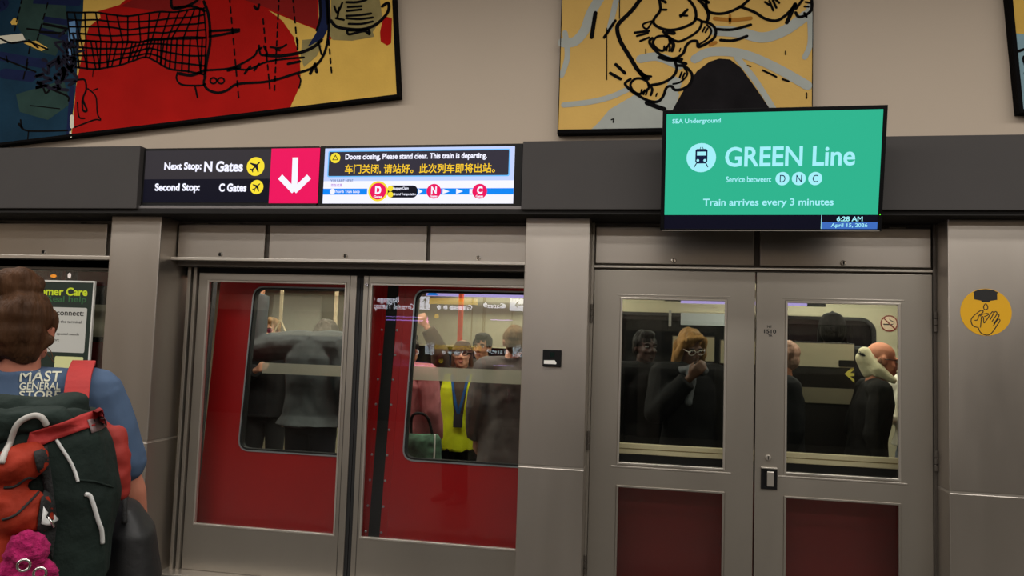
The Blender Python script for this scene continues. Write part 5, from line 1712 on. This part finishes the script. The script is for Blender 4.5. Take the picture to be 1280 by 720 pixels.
for P in ([(0, 0), (4, 5), (6, 1), (9, 6), (10, 0)], [(11, 2), (13, 6), (13, 0)], [(14, 5), (15, 1), (17, 4), (18, 0)], [(19, 7), (20, 0), (22, 4), (23, 1), (25, 3)], [(-1, 6), (6, 8), (12, 7)]):
    pts_ = []
    for a, b in smooth_path(P, k=4):
        d_ = (at(1070 + a * 0.46, 443.0 - b * 0.62 + a * 0.12, 0.7) - C_O).normalized()
        h_ = bvh.ray_cast(C_O, d_)
        if h_[0] is not None:
            pts_.append(h_[0] - d_ * 0.002)
    if len(pts_) > 2:
        sr.tube(pts_, 0.0028, 5, smooth=False)
sr.build('hood_script', INK, root11)
Lc, Hh = headpos(978, 448, 0.92)
person('grey-haired man in profile, half behind the frame between the two swing doors', Lc, -R90, Hh, SK_PINK,
       dict(mat=DARKC, hem=0.82, margin=0.03), DARKC, ('short', hairmat('thin_grey_hair', (176, 138, 120))))
Lc, Hh = headpos(1040, 412, 1.55)
person('rider in black cap standing behind the dark panel, behind right swing door', Lc, PI * 0.97, Hh, SK_DARK,
       dict(mat=DARKC, hem=0.8, margin=0.035, collar=0.03), DARKC, ('cap', cloth('black_cap_cloth', (10, 10, 11)), hairmat('jet_hair', (14, 12, 12))), lips=False)
Lc, Hh = headpos(1148, 452, 1.75)
person('rider in cream jacket mostly hidden right of the bald man', Lc, math.radians(-50), Hh, SK_LIGHT,
       dict(mat=cloth('cream_jacket_cloth', (212, 206, 190)), hem=0.95, margin=0.03), cloth('blue_grey_trousers_cloth', (120, 128, 140)), ('short', hairmat('dark_brown_hair', (48, 36, 30))),
       elbows={-1: (-0.27, -0.02, 1.14)}, wrists={-1: (-0.12, -0.25, 1.16)})


# ================================================================== the traveller in the foreground
TURN = math.radians(36)
BUILD_M = Matrix.Rotation(TURN, 4, 'Z')
BACK = Matrix.Rotation(-TURN, 3, 'Z')


def bat(x, y, Yl):
    """a measured point on a plane square to the traveller's back, in the traveller's own turned frame"""
    d = BACK @ (C_F + C_R * ((x - 640) / FOC) - C_U * ((y - 360) / FOC))
    o = BACK @ C_O
    return o + d * ((Yl - o.y) / d.y)


YB = bat(21, 412, 0).y + (BACK @ Vector((-1.93, -2.45, 0))).y
hd0 = bat(21, 412, YB)
Hb = hd0.z / (1.605 / 1.72)
BLUE = cloth('blue_tee_cotton', (70, 88, 114), 0.06, 0.2, 14)
_loc = (hd0.x + 0.02, YB, 0)
FACE = PI
ML = Matrix.Translation(Vector(_loc)) @ Matrix.Rotation(FACE, 4, 'Z') @ Matrix.Scale(Hb / 1.72, 4)
bpt = lambda x, y, Y: tuple(ML.inverted() @ bat(x, y, Y))
bp = person('person in blue tee with messy hair bun, seen from behind at left edge, wearing backpack', tuple(BUILD_M @ Vector(_loc)), FACE + TURN, Hb, skin('back_skin', (176, 112, 90)),
            dict(mat=BLUE, hem=0.84, margin=0.020, sleeve='short', name='tee_shirt', wrinkle=0.008, wscale=7, arm=1.12, neck=1.478), cloth('dark_trousers_cloth', (34, 34, 40)),
            ('bun', hairmat('chestnut_hair', (66, 42, 24)), (0.02, 0.035, 0.132, 0.068)), head=(-0.12, 0.05, 0.0), voxel=0.0075, shoulder=0.205,
            elbows={-1: bpt(166, 612, YB + 0.02), 1: (0.27, 0.03, 1.12)}, wrists={-1: bpt(172, 716, YB + 0.10), 1: (0.25, -0.12, 0.92)}, lips=True)
rootB, MBk, hpB, gbW = bp
TURNED = True
gbB = MB()
gbB.f = gbW.f
gbB.v = [tuple(BACK @ Vector(q)) for q in gbW.v]
tx = MB(wallframe(0))
for s_, xa, ya, xb, yb in (('MAST', 23, 465, 75, 477.5), ('GENERAL', 23, 479, 75, 487.5), ('STORE', 23, 489, 75, 499)):
    a_, b_ = bat(xa, yb, YB - 0.12), bat(xb, ya, YB - 0.12)
    tx.text(s_, a_.x, b_.x, (a_.z + b_.z) / 2, b_.z - a_.z, 0.0, 0.012)
tx = densify(tx, 0.008)
drape(tx, gbB, -5, 0.004).build('shirt_lettering', mat('pale_shirt_print', (196, 196, 176), 0.7), rootB)
# a loose strand at the nape
ws = MB()
for a, b, c_ in (((56, 440), (62, 446), (68, 454)), ((54, 430), (63, 438), (66, 447)), ((40, 452), (42, 458), (41, 464)), ((58, 395), (66, 402), (64, 412))):
    ws.tube([bat(*a, YB - 0.02), bat(*b, YB - 0.02), bat(*c_, YB - 0.03)], 0.0012, 5)
ws.build('loose_strands', hairmat('loose_hair', (96, 62, 36)), rootB)

# --- backpack
GRN = mat('dark_green_ripstop', (26, 37, 33), 0.8, var=0.25, vscale=8, bump=0.8, bscale=22, spec=0.2)
BRED = mat('red_webbing', (158, 32, 30), 0.75, var=0.08, vscale=20, bump=0.2, bscale=80)
BORG = mat('orange_red_nylon', (140, 40, 20), 0.75, var=0.3, vscale=9, bump=0.7, bscale=20, spec=0.2)
BKN = mat('black_mesh_nylon', (20, 20, 20), 0.8, bump=0.4, bscale=120)
CORD = mat('white_cord', (206, 206, 204), 0.6)
pk0 = bat(50, 600, (YB -0.350))
pack = thing('backpack', 'dark green hiking backpack with red straps and orange pocket, on the person at left', 'backpack', tuple(BUILD_M @ Vector((pk0.x, (YB -0.350), pk0.z - 0.2))))
cx, cy = pk0.x, (YB -0.350)
ztop, zl = bat(60, 520, (YB -0.350)).z, bat(60, 545, (YB -0.350)).z
mbk = MB().loft([(0.86, 0.12, 0.10, cx, cy + 0.01, 0.7), (0.93, 0.175, 0.135, cx, cy, 0.7), (1.15, 0.185, 0.14, cx + 0.005, cy, 0.7), (zl, 0.165, 0.125, cx, cy, 0.75), (ztop + 0.02, 0.13, 0.10, cx - 0.005, cy + 0.01, 0.8)])
main = blob(mbk, 0.008, 4, 0.020, 7, (1, 1, 0.4))
main.build('main_body', GRN, pack, smooth=True)
ld_ = MB()
capsule(ld_, bat(-25, 523, cy - 0.02), bat(62, 522, cy - 0.02), 0.052, 0.048)
capsule(ld_, bat(62, 522, cy - 0.02), bat(95, 512, cy + 0.02), 0.046, 0.034)
capsule(ld_, bat(-15, 530, cy - 0.10), bat(70, 526, cy - 0.10), 0.045, 0.036)
capsule(ld_, bat(-10, 519, cy + 0.08), bat(90, 514, cy + 0.09), 0.034, 0.028)
lid = blob(ld_, 0.007, 4, 0.020, 9, (0.6, 1, 1.6))
lid.build('top_lid', GRN, pack, smooth=True)
# fold roll of the hood cloth below the lid and side panel
sd = MB()
capsule(sd, bat(140, 545, cy + 0.06), bat(148, 610, cy + 0.06), 0.036, 0.030)
capsule(sd, bat(118, 528, cy + 0.06), bat(140, 552, cy + 0.06), 0.034, 0.036)
side = blob(sd, 0.007, 4, 0.016, 11)
side.build('red_side_panel', mat('red_nylon', (146, 34, 24), 0.75, var=0.12, vscale=8, bump=0.3, bscale=14), pack, smooth=True)


def on_pack(mb, name, m, target, off=0.004, smooth=True, parent=pack):
    return drape(mb, target, -5, off).build(name, m, parent, smooth=smooth)


fp = wallframe(0.0)
def flat(P, Y=(YB -0.480)):
    return [(bat(x, y, Y).x, bat(x, y, Y).z) for x, y in P]
both = MB()
both.add(main.v, main.f).add(lid.v, lid.f).add(side.v, side.f)
# shoulder strap over the shirt
def shoulder_strap(sx):
    P = [(hd0.x + sx, YB - 0.21, 1.36), (hd0.x + sx, YB - 0.14, 1.452), (hd0.x + sx + 0.004, YB - 0.02, 1.492), (hd0.x + sx - 0.01, YB + 0.08, 1.45), (hd0.x + sx - 0.03, YB + 0.15, 1.32), (hd0.x + sx + 0.03, YB + 0.15, 1.12), (hd0.x + sx + 0.06, YB, 1.02), (hd0.x + sx, YB - 0.2, 1.0)]
    pts = smooth_path(P, k=6)
    mb_ = MB()
    n = len(pts)
    vs = []
    for i, p in enumerate(pts):
        a, b = Vector(pts[max(0, i - 1)]), Vector(pts[min(n - 1, i + 1)])
        t = (b - a).normalized()
        w_ = Vector((1, 0, 0))
        nn = t.cross(w_).normalized()
        for du, dn in ((-0.033, -0.006), (0.033, -0.006), (0.033, 0.006), (-0.033, 0.006)):
            vs.append(Vector(p) + w_ * du + nn * dn)
    fs = [(i * 4 + j, i * 4 + (j + 1) % 4, i * 4 + 4 + (j + 1) % 4, i * 4 + 4 + j) for i in range(n - 1) for j in range(4)] + [(3, 2, 1, 0), tuple(4 * (n - 1) + j for j in range(4))]
    return mb_.add(vs, fs)
for sx in (bat(98, 480, YB - 0.14).x - hd0.x, -0.13):
    shoulder_strap(sx).build('shoulder_strap', BRED, pack, 0.002)
# red compression band round the top, grey patch beside it
bandm = densify(MB(fp).prism(flat([(38, 540), (60, 533), (100, 520), (128, 514), (130, 532), (104, 538), (70, 549), (42, 560), (34, 552)]), 0, 0.002), 0.02)
on_pack(bandm, 'compression_strap', BRED, both, 0.008)
on_pack(densify(MB(fp).prism(flat([(108, 527), (131, 526), (131, 541), (114, 543)]), 0, 0.002), 0.02), 'grey_patch', mat('grey_reflective_patch', (112, 92, 92), 0.5), both, 0.010)
# stuffed orange pocket
og = MB()
capsule(og, bat(18, 585, cy - 0.155), bat(30, 580, cy - 0.155), 0.055, 0.045)
capsule(og, bat(15, 640, cy - 0.165), bat(32, 640, cy - 0.165), 0.070, 0.060)
capsule(og, bat(12, 690, cy - 0.16), bat(28, 690, cy - 0.16), 0.070, 0.055)
pocket = blob(og, 0.007, 4, 0.024, 9)
pocket.build('orange_pocket', BORG, pack, smooth=True)
allp = MB()
allp.add(both.v, both.f).add(pocket.v, pocket.f)
on_pack(densify(MB(fp).prism(flat([(46, 560), (60, 556), (66, 600), (72, 650), (66, 700), (50, 660), (56, 610)]), 0, 0.002), 0.02), 'mesh_panel', BKN, allp, 0.006)


def cord(P, r, name, m=CORD):
    pts = smooth_path([(bat(x, y, (YB -0.500)).x, 0.0, bat(x, y, (YB -0.500)).z) for x, y in P], k=6)
    t_ = MB()
    t_.v = pts
    t_ = drape(t_, allp, -5, r * 0.8)
    q_ = MB().tube(t_.v, r, 8, smooth=False)
    return q_.build(name, m, pack, smooth=True)


cord([(6, 575), (12, 552), (22, 530), (40, 520), (52, 522), (58, 532)], 0.0075, 'pale_piping', mat('grey_piping', (168, 164, 158), 0.6))
cord([(68, 549), (76, 561), (86, 577), (93, 592), (97, 604)], 0.0042, 'white_zip_cord')
cord([(106, 620), (112, 623), (117, 637), (122, 655), (126, 668), (127, 686)], 0.0058, 'white_pull_cord')
cord([(98, 602), (120, 606), (140, 616)], 0.003, 'seam_cord', GRN)
cord([(8, 606), (22, 604), (38, 594), (46, 600)], 0.003, 'dark_cord', BKN)
cord([(10, 640), (26, 634), (40, 622), (50, 612)], 0.003, 'dark_cord', BKN)
on_pack(densify(MB(fp).prism(flat([(58, 626), (62, 634), (74, 648), (66, 651), (56, 646)]), 0, 0.003), 0.02), 'white_tag', CORD, allp, 0.010)
for x_, y_ in ((45, 655), (62, 652)):
    p = bat(x_, y_, (YB -0.530))
    MB().tube([(p.x - 0.006, p.y, p.z + 0.012), (p.x + 0.004, p.y - 0.004, p.z), (p.x + 0.010, p.y, p.z - 0.014)], 0.004, 6).build('metal_hook', CHROME, pack, smooth=True)

# --- magenta plush hanging from the pocket
mg = bat(34, 690, (YB -0.580))
pl_ = thing('plush_charm', 'fuzzy magenta plush charm with metal rings hanging on the orange pocket', 'charm', tuple(BUILD_M @ Vector((mg.x, mg.y, mg.z - 0.08))))
mb_ = MB()
mb_.ball(mg, (0.048, 0.040, 0.050), 16)
mb_.ball(mg + Vector((0.0, 0, -0.075)), (0.056, 0.042, 0.045), 16)
mb_.ball(mg + Vector((-0.046, 0, -0.05)), (0.022, 0.02, 0.03), 12)
mb_.ball(mg + Vector((0.050, 0, -0.055)), (0.022, 0.02, 0.028), 12)
blob(mb_, 0.006, 2, 0.012, 38).build('plush_body', mat('magenta_plush', (158, 8, 84), 0.95, var=0.3, vscale=40, bump=0.8, bscale=120), pl_, smooth=True)
for x_, y_ in ((30, 706), (50, 716)):
    c_ = bat(x_, y_, (YB -0.640))
    MB().tube([(c_.x + 0.013 * math.cos(k * PI / 5), c_.y - 0.004, c_.z + 0.013 * math.sin(k * PI / 5)) for k in range(10)], 0.0032, 8, closed=True, k=2).build('ring', CHROME, pl_, smooth=True)
MB().tube([mg + Vector((0, 0.03, 0.04)), mg + Vector((0.01, 0.045, 0.075))], 0.004, 6).build('loop', BKN, pl_)

# --- black bag carried in front, showing past the right arm
bl = bat(176, 690, (YB -0.130))
bag = thing('shoulder_bag', 'black rounded bag at the right hip of the person at left', 'bag', tuple(BUILD_M @ Vector((bl.x, (YB -0.130), bl.z - 0.2))))
zt_ = bat(166, 622, (YB -0.130)).z
bm2 = MB().loft([(zt_ - 0.46, 0.06, 0.12, bl.x - 0.03, (YB -0.130), 0.8), (zt_ - 0.40, 0.085, 0.15, bl.x - 0.022, (YB -0.130), 0.8), (zt_ - 0.22, 0.085, 0.155, bl.x - 0.022, (YB -0.130), 0.8), (zt_ - 0.09, 0.066, 0.14, bl.x - 0.03, (YB -0.130), 0.8), (zt_ - 0.02, 0.035, 0.09, bl.x - 0.045, (YB -0.130)), (zt_, 0.012, 0.04, bl.x - 0.055, (YB -0.130))])
bb_ = blob(bm2, 0.008, 5, 0.003, 8)
bb_.build('bag_body', mat('black_nylon', (13, 13, 15), 0.6, bump=0.2, bscale=30), bag, smooth=True)
MB().tube([(bl.x - 0.05, (YB -0.250), zt_ - 0.05), (bl.x - 0.055, (YB -0.210), zt_ + 0.02), (bl.x - 0.055, (YB -0.070), zt_ + 0.02), (bl.x - 0.05, (YB -0.030), zt_ - 0.05)], 0.008, 8).build('carry_loop', BKN, bag, smooth=True)

TURNED = False
